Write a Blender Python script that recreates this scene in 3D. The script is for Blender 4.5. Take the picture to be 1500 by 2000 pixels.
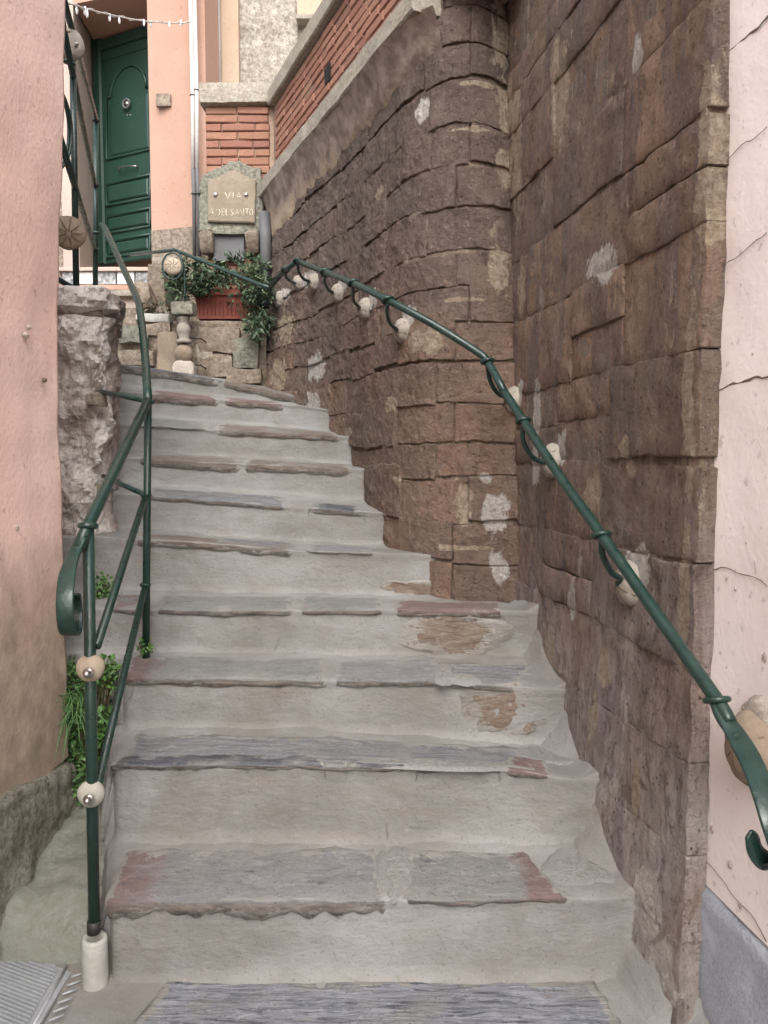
import bpy, math, random
from mathutils import Vector, noise, Matrix
R = math.radians
C = bpy.context.scene.collection
sc = bpy.context.scene
for o in list(bpy.data.objects): bpy.data.objects.remove(o)

# ------------------------------------------------------------------ camera, sky, sun, exposure
CAM_H, PITCH, F = 1.30, 4.0, 1530.0
cd = bpy.data.cameras.new('camera'); cam = bpy.data.objects.new('camera', cd); C.objects.link(cam)
cam.location = (0, 0, CAM_H); cam.rotation_euler = (R(90 - PITCH), 0, 0)
cd.sensor_fit = 'HORIZONTAL'; cd.sensor_width = 36; cd.lens = 36 * F / 1500
cd.clip_start = .05; cd.clip_end = 600
sc.camera = cam
wd = bpy.data.worlds.new('World'); sc.world = wd; wd.use_nodes = True
SUN_EL, SUN_AZ = 46, 178
wn = wd.node_tree; wn.nodes.clear()
sky = wn.nodes.new('ShaderNodeTexSky'); sky.sky_type = 'NISHITA'; sky.sun_disc = False
sky.sun_elevation = R(SUN_EL); sky.sun_rotation = R(SUN_AZ); sky.air_density = 1.0; sky.dust_density = 4.0; sky.ozone_density = .6
hs = wn.nodes.new('ShaderNodeHueSaturation'); hs.inputs['Saturation'].default_value = .42
bg = wn.nodes.new('ShaderNodeBackground'); bg.inputs['Strength'].default_value = .15
wo = wn.nodes.new('ShaderNodeOutputWorld')
wn.links.new(sky.outputs[0], hs.inputs['Color']); wn.links.new(hs.outputs[0], bg.inputs[0]); wn.links.new(bg.outputs[0], wo.inputs[0])
sl = bpy.data.lights.new('sun', 'SUN'); sl.energy = 1.0; sl.angle = R(60); sl.color = (1, .975, .95)
sun = bpy.data.objects.new('sun', sl); C.objects.link(sun)
sd = Vector((math.sin(R(SUN_AZ)) * math.cos(R(SUN_EL)), math.cos(R(SUN_AZ)) * math.cos(R(SUN_EL)), math.sin(R(SUN_EL))))
sun.rotation_euler = sd.to_track_quat('Z', 'Y').to_euler(); sun.location = (0, 0, 12)
sc.view_settings.view_transform = 'Standard'; sc.view_settings.look = 'None'
sc.view_settings.gamma = 1; sc.view_settings.use_curve_mapping = False
sc.view_settings.exposure = 1.38

# ------------------------------------------------------------------ geometry helpers
_c, _s = math.cos(R(PITCH)), math.sin(R(PITCH))
def at(px, py, D):
    """the point of the place seen at photo pixel (px,py) that lies D metres ahead"""
    cx = (px - 750) / F; cy = (1000 - py) / F
    y = _c + cy * _s; z = -_s + cy * _c
    return Vector((cx * D / y, D, CAM_H + z * D / y))
def on_z(px, py, z0):
    cx = (px - 750) / F; cy = (1000 - py) / F
    y = _c + cy * _s; z = -_s + cy * _c
    k = (z0 - CAM_H) / z
    return Vector((cx * k, y * k, z0))
def nz(p, sc_=1.0, seed=0.0):
    return noise.noise(Vector((p[0] * sc_ + seed * 7.13, p[1] * sc_ - seed * 3.7, p[2] * sc_ + seed * 1.9)))
def fbm(p, sc_=1.0, seed=0.0, o=4):
    v = 0; a = 1
    for i in range(o):
        v += a * nz(p, sc_, seed + i * 5.1); sc_ *= 2.1; a *= .5
    return v
class MB:
    def __init__(s): s.v = []; s.f = []; s.col = {}
    def add(s, v, f):
        n = len(s.v); s.v += [tuple(p) for p in v]; s.f += [tuple(i + n for i in q) for q in f]
    def grid(s, rows, close_u=False, close_v=False):
        n = len(s.v); nr = len(rows); nc = len(rows[0])
        for r in rows: s.v += [tuple(p) for p in r]
        for i in range(nr if close_v else nr - 1):
            for j in range(nc if close_u else nc - 1):
                a = n + i * nc + j; b = n + i * nc + (j + 1) % nc; i2 = (i + 1) % nr
                s.f.append((a, b, n + i2 * nc + (j + 1) % nc, n + i2 * nc + j))
    def mesh(s, name, smooth=True, fix=True):
        me = bpy.data.meshes.new(name); me.from_pydata(s.v, [], s.f)
        if fix:
            import bmesh
            b = bmesh.new(); b.from_mesh(me); bmesh.ops.recalc_face_normals(b, faces=b.faces); b.to_mesh(me); b.free()
        if smooth: me.polygons.foreach_set('use_smooth', [True] * len(me.polygons))
        me.update(); return me
    def build(s, name, m, parent=None, smooth=True, fix=True):
        me = s.mesh(name, smooth, fix)
        me.materials.append(m)
        return link(name, me, parent)
def link(name, me, parent=None):
    o = bpy.data.objects.new(name, me); C.objects.link(o)
    if parent: o.parent = parent; o.matrix_parent_inverse = parent.matrix_world.inverted()
    return o
def tag(o, label, cat=None, group=None, kind=None):
    o['label'] = label
    if cat: o['category'] = cat
    if group: o['group'] = group
    if kind: o['kind'] = kind
    return o
def thing(name, loc, label, cat, group=None):
    o = bpy.data.objects.new(name, None); C.objects.link(o); o.location = loc; o.empty_display_size = .1
    o.matrix_world = Matrix.Translation(loc)
    return tag(o, label, cat, group)
def struct(o): o['kind'] = 'structure'; return o
def catmull(pts, n=6):
    P = [Vector(p) for p in pts]; P = [P[0] * 2 - P[1]] + P + [P[-1] * 2 - P[-2]]
    out = []
    for i in range(1, len(P) - 2):
        a, b, c, d = P[i - 1:i + 3]
        for k in range(n):
            t = k / n
            out.append(.5 * ((2 * b) + (c - a) * t + (2 * a - 5 * b + 4 * c - d) * t * t + (3 * b - a - 3 * c + d) * t ** 3))
    out.append(P[-2]); return out
def tube(mb, pts, r, n=12, smooth=0, caps=True, flat=None, jit=0):
    P = [Vector(p) for p in pts]
    if smooth: P = catmull(P, smooth)
    up = None; rows = []
    for i, p in enumerate(P):
        d = (P[min(i + 1, len(P) - 1)] - P[max(i - 1, 0)]).normalized()
        if up is None: up = d.orthogonal().normalized()
        up = (up - d * up.dot(d)).normalized(); q = d.cross(up)
        rr = r(i / (len(P) - 1)) if callable(r) else r
        rr *= 1 + jit * nz(p, 40)
        rows.append([p + up * math.cos(6.28318 * k / n) * rr + q * math.sin(6.28318 * k / n) * rr for k in range(n)])
    if caps:
        rows = [[P[0]] * n] + rows + [[P[-1]] * n]
    mb.grid(rows, close_u=True)
def flatbar(mb, pts, wdir, w, t, smooth=5):
    P = catmull([Vector(p) for p in pts], smooth); W = Vector(wdir).normalized(); rows = []
    for i, p in enumerate(P):
        d = (P[min(i + 1, len(P) - 1)] - P[max(i - 1, 0)]).normalized()
        ww = (W - d * W.dot(d)).normalized(); nn = d.cross(ww)
        wi = w(i / (len(P) - 1)) if callable(w) else w; ti = t(i / (len(P) - 1)) if callable(t) else t
        b = .25
        rows.append([p + ww * a * wi + nn * c * ti for a, c in ((.5, .5 - b), (.5 - b * .3, .5), (-.5 + b * .3, .5), (-.5, .5 - b), (-.5, -.5 + b), (-.5 + b * .3, -.5), (.5 - b * .3, -.5), (.5, -.5 + b))])
    rows = [[P[0]] * 8] + rows + [[P[-1]] * 8]
    mb.grid(rows, close_u=True)
def torus(mb, c, axis, r, t, n=20, m=8):
    c = Vector(c); a = Vector(axis).normalized(); u = a.orthogonal().normalized(); w = a.cross(u); rows = []
    for i in range(n):
        q = 6.28318 * i / n; e = u * math.cos(q) + w * math.sin(q)
        rows.append([c + e * (r + t * math.cos(6.28318 * k / m)) + a * t * math.sin(6.28318 * k / m) for k in range(m)])
    mb.grid(rows, close_u=True, close_v=True)
def lathe(mb, c, axis, prof, n=18, rough=0, sq=None):
    c = Vector(c); a = Vector(axis).normalized(); u = a.orthogonal().normalized(); w = a.cross(u); rows = []
    if abs(a.z) > .9: u = Vector((1, 0, 0)); w = Vector((0, 1, 0))
    for r, h in prof:
        row = []
        for k in range(n):
            q = 6.28318 * k / n; p = c + (u * math.cos(q) + w * math.sin(q)) * r + a * h
            if rough: p += (p - c - a * h).normalized() * rough * fbm(p, 14, 2) if r > 0 else Vector()
            row.append(p)
        rows.append(row)
    mb.grid(rows, close_u=True)
def box(mb, lo, hi, jit=0, bev=0):
    x0, y0, z0 = lo; x1, y1, z1 = hi
    v = [Vector((x, y, z)) for z in (z0, z1) for y in (y0, y1) for x in (x0, x1)]
    if jit: v = [p + Vector((nz(p, 9, 1), nz(p, 9, 2), nz(p, 9, 3))) * jit for p in v]
    mb.add(v, [(0, 2, 3, 1), (4, 5, 7, 6), (0, 1, 5, 4), (2, 6, 7, 3), (0, 4, 6, 2), (1, 3, 7, 5)])
def prism(mb, plan, z0, z1):
    n = len(plan); v = [(p[0], p[1], z0) for p in plan] + [(p[0], p[1], z1) for p in plan]
    mb.add(v, [tuple(range(n))[::-1], tuple(range(n, 2 * n))] + [(i, (i + 1) % n, n + (i + 1) % n, n + i) for i in range(n)])
def rockbox(mb, lo, hi, cell=.03, amp=.006, seed=0, rnd=.012, taper=None):
    """box of small cells with rounded, uneven faces"""
    lo = Vector(lo); hi = Vector(hi); c = (lo + hi) / 2; h = (hi - lo) / 2
    def fin(p):
        q = p - c; m = Vector((max(h[i] - rnd, .0001) for i in range(3)))
        core = Vector((max(-m[i], min(m[i], q[i])) for i in range(3)))
        d = q - core
        if d.length > 1e-6: d = d.normalized() * rnd
        p = c + core + d
        if taper: p = taper(p)
        return p + Vector((fbm(p, 9, seed, 3), fbm(p, 9, seed + 3, 3), fbm(p, 9, seed + 6, 3))) * amp
    for ax in range(3):
        a1, a2 = (ax + 1) % 3, (ax + 2) % 3
        n1 = max(2, int(2 * h[a1] / cell)); n2 = max(2, int(2 * h[a2] / cell))
        for sg in (-1, 1):
            rows = []
            for i in range(n1 + 1):
                row = []
                for j in range(n2 + 1):
                    p = Vector((0, 0, 0)); p[ax] = c[ax] + sg * h[ax]
                    p[a1] = lo[a1] + 2 * h[a1] * i / n1; p[a2] = lo[a2] + 2 * h[a2] * j / n2
                    row.append(fin(p))
                rows.append(row)
            mb.grid(rows)

# ------------------------------------------------------------------ material helpers
class NT:
    def __init__(s, name, rough=.9, spec=.3):
        s.m = bpy.data.materials.new(name); s.m.use_nodes = True; s.t = s.m.node_tree; s.t.nodes.clear()
        s.out = s.t.nodes.new('ShaderNodeOutputMaterial'); s.b = s.t.nodes.new('ShaderNodeBsdfPrincipled')
        s.t.links.new(s.b.outputs[0], s.out.inputs[0]); s.b.inputs['Roughness'].default_value = rough
        s.b.inputs['Specular IOR Level'].default_value = spec
        s.geo = s.t.nodes.new('ShaderNodeNewGeometry'); s.pos = s.geo.outputs['Position']
        s.h = None
    def L(s, a, b): s.t.links.new(a, b)
    def setin(s, sock, v):
        if hasattr(v, 'links') or hasattr(v, 'is_linked'): s.L(v, sock)
        elif isinstance(v, (tuple, list)): sock.default_value = tuple(v) + ((1,) if len(v) == 3 and len(sock.default_value) == 4 else ())
        else: sock.default_value = v
    def map(s, scale=(1, 1, 1), rot=(0, 0, 0), loc=(0, 0, 0), src=None):
        n = s.t.nodes.new('ShaderNodeMapping'); n.inputs['Scale'].default_value = scale; n.inputs['Rotation'].default_value = rot
        n.inputs['Location'].default_value = loc; s.L(src or s.pos, n.inputs[0]); return n.outputs[0]
    def noise(s, scale, vec=None, det=5, ro=.55, dist=0):
        n = s.t.nodes.new('ShaderNodeTexNoise'); n.inputs['Scale'].default_value = scale; n.inputs['Detail'].default_value = det
        n.inputs['Roughness'].default_value = ro; n.inputs['Distortion'].default_value = dist
        s.L(vec or s.pos, n.inputs['Vector']); return n.outputs['Fac']
    def voro(s, scale, vec=None, feat='F1', rand=1):
        n = s.t.nodes.new('ShaderNodeTexVoronoi'); n.inputs['Scale'].default_value = scale; n.feature = feat
        n.inputs['Randomness'].default_value = rand
        s.L(vec or s.pos, n.inputs['Vector']); return n.outputs['Distance']
    def ramp(s, fac, a, b, lo=0., hi=1.):
        n = s.t.nodes.new('ShaderNodeMapRange'); n.interpolation_type = 'SMOOTHSTEP'
        n.inputs['From Min'].default_value = a; n.inputs['From Max'].default_value = b
        n.inputs['To Min'].default_value = lo; n.inputs['To Max'].default_value = hi
        s.L(fac, n.inputs[0]); return n.outputs[0]
    def mix(s, fac, a, b, mode='MIX'):
        n = s.t.nodes.new('ShaderNodeMix'); n.data_type = 'RGBA'; n.blend_type = mode
        s.setin(n.inputs[0], fac); s.setin(n.inputs[6], a); s.setin(n.inputs[7], b); return n.outputs[2]
    def math(s, op, a, b=0.0):
        n = s.t.nodes.new('ShaderNodeMath'); n.operation = op
        s.setin(n.inputs[0], a); s.setin(n.inputs[1], b); return n.outputs[0]
    def xyz(s, i):
        n = s.t.nodes.new('ShaderNodeSeparateXYZ'); s.L(s.pos, n.inputs[0]); return n.outputs[i]
    def blobs(s, lst, thr=1.0, wob=.9, soft=.12):
        """mask of ragged plaster remnants: (centre, radii)"""
        m = None; nn = s.noise(16, s.map((1, 1, .75)), 7, .7, .3)
        for c, r in lst:
            a = s.t.nodes.new('ShaderNodeVectorMath'); a.operation = 'SUBTRACT'; s.L(s.pos, a.inputs[0]); a.inputs[1].default_value = c
            b = s.t.nodes.new('ShaderNodeVectorMath'); b.operation = 'DIVIDE'; s.L(a.outputs[0], b.inputs[0]); b.inputs[1].default_value = r
            l = s.t.nodes.new('ShaderNodeVectorMath'); l.operation = 'LENGTH'; s.L(b.outputs[0], l.inputs[0])
            m = l.outputs['Value'] if m is None else s.math('MINIMUM', m, l.outputs['Value'])
        v = s.math('ADD', m, s.math('MULTIPLY', s.math('SUBTRACT', nn, .5), 3.2 * wob))
        return s.math('MULTIPLY', s.ramp(v, thr, thr - soft * 2), s.ramp(s.noise(48, det=6, ro=.75), .33, .46, .55, 1))
    def rnd(s):
        n = s.t.nodes.new('ShaderNodeObjectInfo'); return n.outputs['Random']
    def attr(s, name):
        n = s.t.nodes.new('ShaderNodeAttribute'); n.attribute_name = name; return n.outputs['Fac']
    def bump(s, fac, dist=.005, st=1.0):
        n = s.t.nodes.new('ShaderNodeBump'); n.inputs['Strength'].default_value = st; n.inputs['Distance'].default_value = dist
        s.L(fac, n.inputs['Height'])
        if s.h: s.L(s.h, n.inputs['Normal'])
        s.h = n.outputs[0]; s.L(s.h, s.b.inputs['Normal'])
    def col(s, c): s.setin(s.b.inputs['Base Color'], c); return s.m

def m_simple(name, a, b, scale=8, rough=.85, bump=.002, bs=60, spec=.3, metal=0):
    n = NT(name, rough, spec); n.b.inputs['Metallic'].default_value = metal
    f = n.ramp(n.noise(scale), .3, .7); c = n.mix(f, a, b)
    f2 = n.noise(bs, det=3); c = n.mix(n.ramp(f2, .3, .7, 0, .35), c, tuple(x * .7 for x in a))
    if bump: n.bump(f2, bump)
    return n.col(c)

def m_cement():
    n = NT('cement_render', .92, .2)
    big = n.noise(2.6, n.map((1, 1, 1.4)), 6, .6); fine = n.noise(55, det=6, ro=.7)
    c = n.mix(n.ramp(big, .33, .68), (0.194, 0.189, 0.177), (0.267, 0.265, 0.257))
    c = n.mix(n.ramp(n.noise(7, n.map((1, 1, 3)), 5, .6, .6), .5, .75, 0, .55), c, (0.196, 0.183, 0.164))
    c = n.mix(n.ramp(n.noise(3.1, n.map((1, 1, 1), loc=(3, 7, 1)), 4), .55, .75, 0, .45), c, (0.261, 0.263, 0.258))
    c = n.mix(n.ramp(fine, .56, .74, 0, .5), c, (0.310, 0.303, 0.289))
    c = n.mix(n.ramp(n.noise(130, det=2), .28, .4, .5, 0), c, (0.106, 0.097, 0.086))
    # trodden dirt runs and stains with their own shape
    c = n.mix(n.ramp(n.noise(1.6, n.map((1, 1, .8), loc=(9, 2, 4)), 7, .65, 1), .5, .68, 0, .55), c, (0.155, 0.141, 0.125))
    c = n.mix(n.ramp(n.noise(4.5, n.map((1, 1, 2), loc=(1, 5, 9)), 7, .7, .8), .56, .66, 0, .25), c, (0.199, 0.162, 0.134))
    c = n.mix(n.ramp(n.noise(19, n.map(loc=(6, 5, 9)), 6, .75), .62, .70, 0, .45), c, (0.121, 0.112, 0.099))
    n.bump(n.noise(9, n.map((1, 1, 1.6)), 5, .6), .02, .5)
    sc_ = n.noise(24, n.map((.6, .6, 1.3), rot=(0, .25, 0)), 6, .68, .5)
    n.bump(sc_, .0035, .7); n.bump(fine, .0018)
    return n.col(c)
def m_coarse():
    n = NT('coarse_mortar', .95, .15)
    v = n.voro(150); f = n.noise(60, det=6, ro=.75)
    c = n.mix(n.ramp(f, .35, .65), (0.198, 0.192, 0.178), (0.304, 0.300, 0.287))
    c = n.mix(n.ramp(n.noise(5), .4, .7, 0, .5), c, (0.238, 0.222, 0.196))
    eg = n.ramp(n.math('ADD', n.attr('edge'), n.math('MULTIPLY', n.math('SUBTRACT', n.noise(17, det=7, ro=.72), .5), 2.0)), .5, .75)
    c = n.mix(eg, c, (0.245, 0.243, 0.233))
    n.bump(f, .006); n.bump(v, .002)
    return n.col(c)
def m_slate(name, a, b, dark, red=(0.135, 0.092, 0.085), layered=1.0):
    n = NT(name, .72, .35)
    lay = n.noise(9, n.map((1, 2.6, 9)), 6, .65, .8)
    lay2 = n.noise(42, n.map((.16, 1.6, 1.6)), 5, .7, .5)
    c = n.mix(n.ramp(lay, .32, .68), a, b)
    c = n.mix(n.ramp(lay2, .5, .64, 0, .85 * layered), c, dark)
    c = n.mix(n.ramp(lay2, .28, .42, .75 * min(1, layered), 0), c, tuple(min(1, x * 1.45) for x in b))
    c = n.mix(n.ramp(n.noise(38, det=6, ro=.75), .54, .64, 0, .5), c, tuple(min(1, x * 1.35) for x in b)); c = n.mix(n.ramp(n.noise(31, n.map(loc=(5, 1, 7)), 6, .75), .56, .68, 0, .5), c, tuple(x * .72 for x in a))
    c = n.mix(n.ramp(n.noise(5, n.map(loc=(6, 2, 1)), 6, .7), .45, .62, 0, .6), c, (0.198, 0.195, 0.182)); c = n.mix(n.ramp(n.noise(7, n.map(loc=(1, 6, 3)), 6, .7), .6, .68, 0, .5), c, (0.154, 0.122, 0.106))
    tint = n.attr('tint')
    tf = n.ramp(n.math('ADD', tint, n.math('MULTIPLY', n.math('SUBTRACT', n.noise(12, det=7, ro=.75), .5), 1.5)), .35, .7, 0, .9)
    rr = n.mix(n.ramp(n.noise(28, n.map((.6, 1.2, 1)), 5, .7), .38, .66), red, tuple(x * 1.45 for x in red))
    c = n.mix(tf, c, rr)
    c = n.mix(n.ramp(n.noise(10, det=7, ro=.72), .56, .68, 0, .7), c, (0.269, 0.258, 0.240))
    c = n.mix(n.ramp(n.noise(15, n.map((1, 1.4, 1), loc=(3, 3, 3)), 6, .75), .60, .66, 0, .75), c, (0.085, 0.085, 0.095))      # cement film smeared over
    c = n.mix(n.ramp(n.noise(110, det=2), .3, .38, .6, 0), c, (0.058, 0.058, 0.064))
    c = n.mix(n.math('MULTIPLY', n.attr('front'), .85), c, n.mix(n.ramp(n.noise(30, n.map((.5, 1, 1.6)), 6, .72), .38, .62), (0.088, 0.073, 0.062), (0.205, 0.172, 0.145)))
    eg = n.ramp(n.math('ADD', n.attr('edge'), n.math('MULTIPLY', n.math('SUBTRACT', n.noise(17, det=7, ro=.72), .5), 2.4)), .42, .60)
    c = n.mix(eg, c, n.mix(n.ramp(n.noise(6, det=5), .35, .65), (0.224, 0.214, 0.195), (0.275, 0.266, 0.246)))
    n.bump(lay, .008, .6); n.bump(lay2, .007 * layered + .001, 1); n.bump(n.noise(26, det=6, ro=.7), .006 * (1.3 - layered), .9); n.bump(n.noise(90, det=4), .0015)
    return n.col(c)
def m_brown(name, base=(0.192, 0.124, 0.092), hi=(0.290, 0.196, 0.148), purple=(0.158, 0.128, 0.122), cream=(0.360, 0.290, 0.215), streak=1.0, grey=0.0, creamth=.66, pit=1.0, crust=0.0):
    n = NT(name, .93, .2)
    r = n.rnd()
    big = n.noise(2.2, n.map((1, 1, .8)), 6, .6)
    mid = n.noise(9, n.map((1, 1, .55)), 7, .68)
    st = n.noise(6, n.map((1.3, 1.3, .30)), 7, .68, 1.1)
    c = n.mix(n.ramp(mid, .3, .7), base, hi)
    c = n.mix(n.ramp(r, 0, 1, 0, .5), c, n.mix(n.ramp(r, .25, .75), (0.250, 0.135, 0.095), (0.130, 0.105, 0.090)))
    c = n.mix(n.ramp(st, .46, .58, 0, .55 * streak), c, purple)
    st2 = n.noise(9, n.map((1.5, 1.5, .26), loc=(4, 1, 2)), 7, .74, 1.0)
    c = n.mix(n.ramp(st2, .6, .74, 0, .6 * streak), c, (0.290, 0.235, 0.195))
    c = n.mix(n.ramp(big, .55, .7, 0, .6), c, (0.185, 0.150, 0.115))
    st3 = n.noise(17, n.map((1.3, 1.3, .22), loc=(1, 9, 2)), 7, .72, .6)
    c = n.mix(n.ramp(st3, creamth, creamth + .05, 0, .85), c, cream)
    if grey: 
        g = n.ramp(n.math('ADD', n.xyz(2), n.math('MULTIPLY', n.noise(3, det=5), 1.4)), 2.05, 1.15, 0, grey)
        c = n.mix(g, c, n.mix(n.ramp(st2, .35, .65), (0.290, 0.235, 0.215), (0.460, 0.400, 0.370)))
        g2 = n.ramp(n.math('ADD', n.xyz(2), n.math('MULTIPLY', n.noise(5, n.map((1, 1, .3)), 5), 1.2)), 1.3, .75, 0, .9)
        c = n.mix(n.math('MULTIPLY', g2, n.ramp(st, .4, .6)), c, (0.460, 0.425, 0.400))
        g3 = n.ramp(n.math('ADD', n.xyz(2), n.math('MULTIPLY', n.noise(2.5, det=4), .8)), 1.75, 1.1)
        s4 = n.noise(12, n.map((1.2, 1.2, .2), rot=(.15, 0, 0), loc=(3, 1, 5)), 7, .75, 1.2)
        c = n.mix(n.math('MULTIPLY', g3, n.ramp(s4, .56, .64, 0, .85)), c, (.50, .45, .43))
        c = n.mix(n.math('MULTIPLY', g3, n.ramp(s4, .44, .34, 0, .8)), c, (.115, .088, .088))
        s5 = n.noise(6, n.map((1.2, 1.2, .3), loc=(8, 8, 5)), 7, .7, 1.0)
        c = n.mix(n.math('MULTIPLY', g3, n.ramp(s5, .5, .6, 0, .6)), c, (.22, .175, .185))
        c = n.mix(n.math('MULTIPLY', g3, n.ramp(s5, .42, .34, 0, .6)), c, (.26, .175, .12))
    fine = n.noise(60, det=5, ro=.75)
    mot = n.noise(34, n.map((1, 1, .6), loc=(7, 7, 7)), 6, .75)
    c = n.mix(n.ramp(mot, .5, .66, 0, .6), c, (0.075, 0.056, 0.050))
    scr = n.noise(16, n.map((1.2, 1.2, .25), rot=(.5, .5, 0), loc=(2, 8, 1)), 7, .75, .8)
    c = n.mix(n.ramp(scr, .62, .70, 0, .6), c, (0.360, 0.300, 0.250))
    if crust:
        k_ = n.ramp(n.math('ADD', n.xyz(2), n.math('MULTIPLY', n.math('SUBTRACT', n.noise(2.2, n.map((1, 1, .5), loc=(3, 3, 3)), 6, .65), .5), 1.6)), 1.6, 2.3, 0, crust)
        c = n.mix(k_, c, n.mix(n.ramp(mid, .3, .7), (0.085, 0.066, 0.060), (0.160, 0.125, 0.110)))
    c = n.mix(n.ramp(fine, .52, .70, 0, .5), c, (.31, .25, .20))
    c = n.mix(n.ramp(n.noise(85, n.map((1, 1, .7), loc=(1, 2, 3)), 4, .8), .59, .67, 0, .5), c, (.42, .36, .30))
    c = n.mix(n.ramp(n.noise(4, n.map((1, 1, .9), loc=(5, 2, 9)), 7, .72), .54, .66, 0, .4), c, (.29, .225, .175))
    pits = n.voro(46, n.map((1, 1, .75))); pf = n.math('MULTIPLY', n.ramp(pits, .06, .22, 1, 0), n.ramp(n.noise(24, det=3), .44, .56))
    c = n.mix(n.math('MULTIPLY', pf, .8 * pit), c, (0.040, 0.029, 0.025))
    bc_ = n.blobs(CREAM); bw_ = n.blobs(WHITE)
    c = n.mix(n.math('MULTIPLY', bc_, .75), c, n.mix(n.ramp(fine, .35, .65), (0.300, 0.235, 0.165), (0.500, 0.420, 0.320)))
    c = n.mix(n.math('MULTIPLY', bw_, .92), c, n.mix(n.ramp(fine, .35, .65), (.42, .39, .35), (.62, .59, .55)))
    n.bump(n.math('MAXIMUM', bc_, bw_), .006, .7)
    n.bump(mid, .02, .7); n.bump(n.ramp(pf, 0, 1, 1, 0), .008, .8 * pit); n.bump(n.noise(21, n.map((1, 1, 1.5), rot=(0, .4, .2)), 7, .72, .3), .034, 1); n.bump(fine, .009)
    return n.col(c)
def m_plaster(name, a, b, stain=None, zlo=None, zhi=None, scuff=(.8, .6, .52), bump=.003):
    n = NT(name, .9, .25)
    big = n.noise(1.8, det=6, ro=.6); c = n.mix(n.ramp(big, .3, .7), a, b)
    c = n.mix(n.ramp(n.noise(9, n.map((1, 1, .7)), 6, .7), .62, .72, 0, .55), c, scuff)
    if stain:
        f = n.ramp(n.math('ADD', n.xyz(2), n.math('MULTIPLY', n.math('SUBTRACT', n.noise(2.4, det=6, ro=.65), .5), 1.1)), zhi, zlo)
        s1 = n.mix(n.ramp(n.noise(11, det=6, ro=.7), .35, .65), stain, tuple(x * .68 for x in stain))
        s1 = n.mix(n.ramp(n.noise(4, n.map(loc=(5, 5, 5)), 5), .5, .65, 0, .7), s1, (.27, .255, .18))
        s1 = n.mix(n.ramp(n.noise(23, n.map(loc=(2, 5, 5)), 6, .7), .6, .68, 0, .6), s1, (.42, .3, .22))
        c = n.mix(n.math('MULTIPLY', f, .92), c, s1)
    c = n.mix(n.ramp(n.noise(42, det=4), .3, .38, .45, 0), c, tuple(x * .45 for x in a))
    n.bump(n.noise(5, det=5, ro=.5), .010, .4); n.bump(n.noise(18, det=6, ro=.7), .002, .6); n.bump(n.noise(70, det=4), bump * .5)
    return n.col(c)
def m_roughcast(name, a, b, sc_=55, d=.012, dark=(.2, .17, .14)):
    n = NT(name, .95, .15)
    f = n.noise(sc_ * 1.5, det=8, ro=.78); g = n.noise(2.5, det=5)
    c = n.mix(n.ramp(f, .36, .64), dark, n.mix(n.ramp(g, .35, .65), a, b)); c = n.mix(n.ramp(n.noise(11, det=6, ro=.7), .52, .66, 0, .5), c, tuple(min(1, x * 1.2) for x in b)); c = n.mix(n.ramp(n.noise(6, n.map(loc=(9, 9, 9)), 6, .7), .55, .68, 0, .45), c, tuple(x * .7 for x in a))
    n.bump(n.noise(16, det=5), .02, .6); n.bump(f, d)
    return n.col(c)
def m_rough():
    n = NT('broken_brown_rock', .92, .25); f = n.noise(7, n.map((1, 1, 2.6), rot=(0, .5, 0)), 7, .7, .9); g = n.noise(30, n.map((.7, 1, 1.8), rot=(0, .4, 0)), 6, .72, .6)
    c = n.mix(n.ramp(f, .35, .65), (0.169, 0.122, 0.097), (0.245, 0.209, 0.169)); c = n.mix(n.ramp(n.noise(4, det=5), .45, .65, 0, .7), c, (0.158, 0.155, 0.119))
    c = n.mix(n.ramp(g, .56, .68, 0, .8), c, (0.079, 0.061, 0.050)); c = n.mix(n.ramp(g, .3, .4, .5, 0), c, (0.302, 0.274, 0.238))
    c = n.mix(n.ramp(n.noise(9, n.map(loc=(4, 4, 4)), 6, .7), .56, .64, 0, .8), c, (0.281, 0.263, 0.238))
    eg = n.ramp(n.math('ADD', n.attr('edge'), n.math('MULTIPLY', n.math('SUBTRACT', n.noise(14, det=7, ro=.72), .5), 2.2)), .72, .88)
    c = n.mix(eg, c, n.mix(n.ramp(n.noise(6, det=5), .35, .65), (0.238, 0.227, 0.205), (0.295, 0.284, 0.263)))
    n.bump(f, .014, .8); n.bump(g, .009, 1); return n.col(c)
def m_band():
    n = NT('two_tone_plaster_band', .93, .2); f = n.noise(9, n.map((1, 1, .4)), 7, .7)
    t = n.ramp(n.math('ADD', n.xyz(2), n.math('MULTIPLY', n.math('SUBTRACT', f, .5), .35)), 2.71, 2.82)  # beige at the bottom, darker brown towards the top
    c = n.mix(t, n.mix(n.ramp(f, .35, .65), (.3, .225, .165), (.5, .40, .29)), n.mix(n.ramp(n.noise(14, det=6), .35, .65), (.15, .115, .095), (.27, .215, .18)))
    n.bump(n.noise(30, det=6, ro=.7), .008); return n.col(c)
def m_green():
    n = NT('green_paint', .32, .5)
    f = n.noise(24, det=5); c = n.mix(n.ramp(f, .35, .7), (.010, .030, .024), (.015, .041, .034))
    c = n.mix(n.ramp(n.noise(45, det=6, ro=.75), .62, .68, 0, .6), c, (.075, .085, .07)); c = n.mix(n.ramp(n.noise(38, n.map(loc=(4, 4, 4)), 6, .75), .68, .72, 0, .8), c, (.11, .055, .03))
    n.bump(n.noise(90, det=3), .0008); n.L(n.ramp(f, .3, .7, .24, .46), n.b.inputs['Roughness'])
    return n.col(c)
def m_leaf(name, a, b):
    n = NT(name, .5, .4); r = n.noise(30, det=3)
    return n.col(n.mix(n.ramp(r, .3, .7), a, b))
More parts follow.
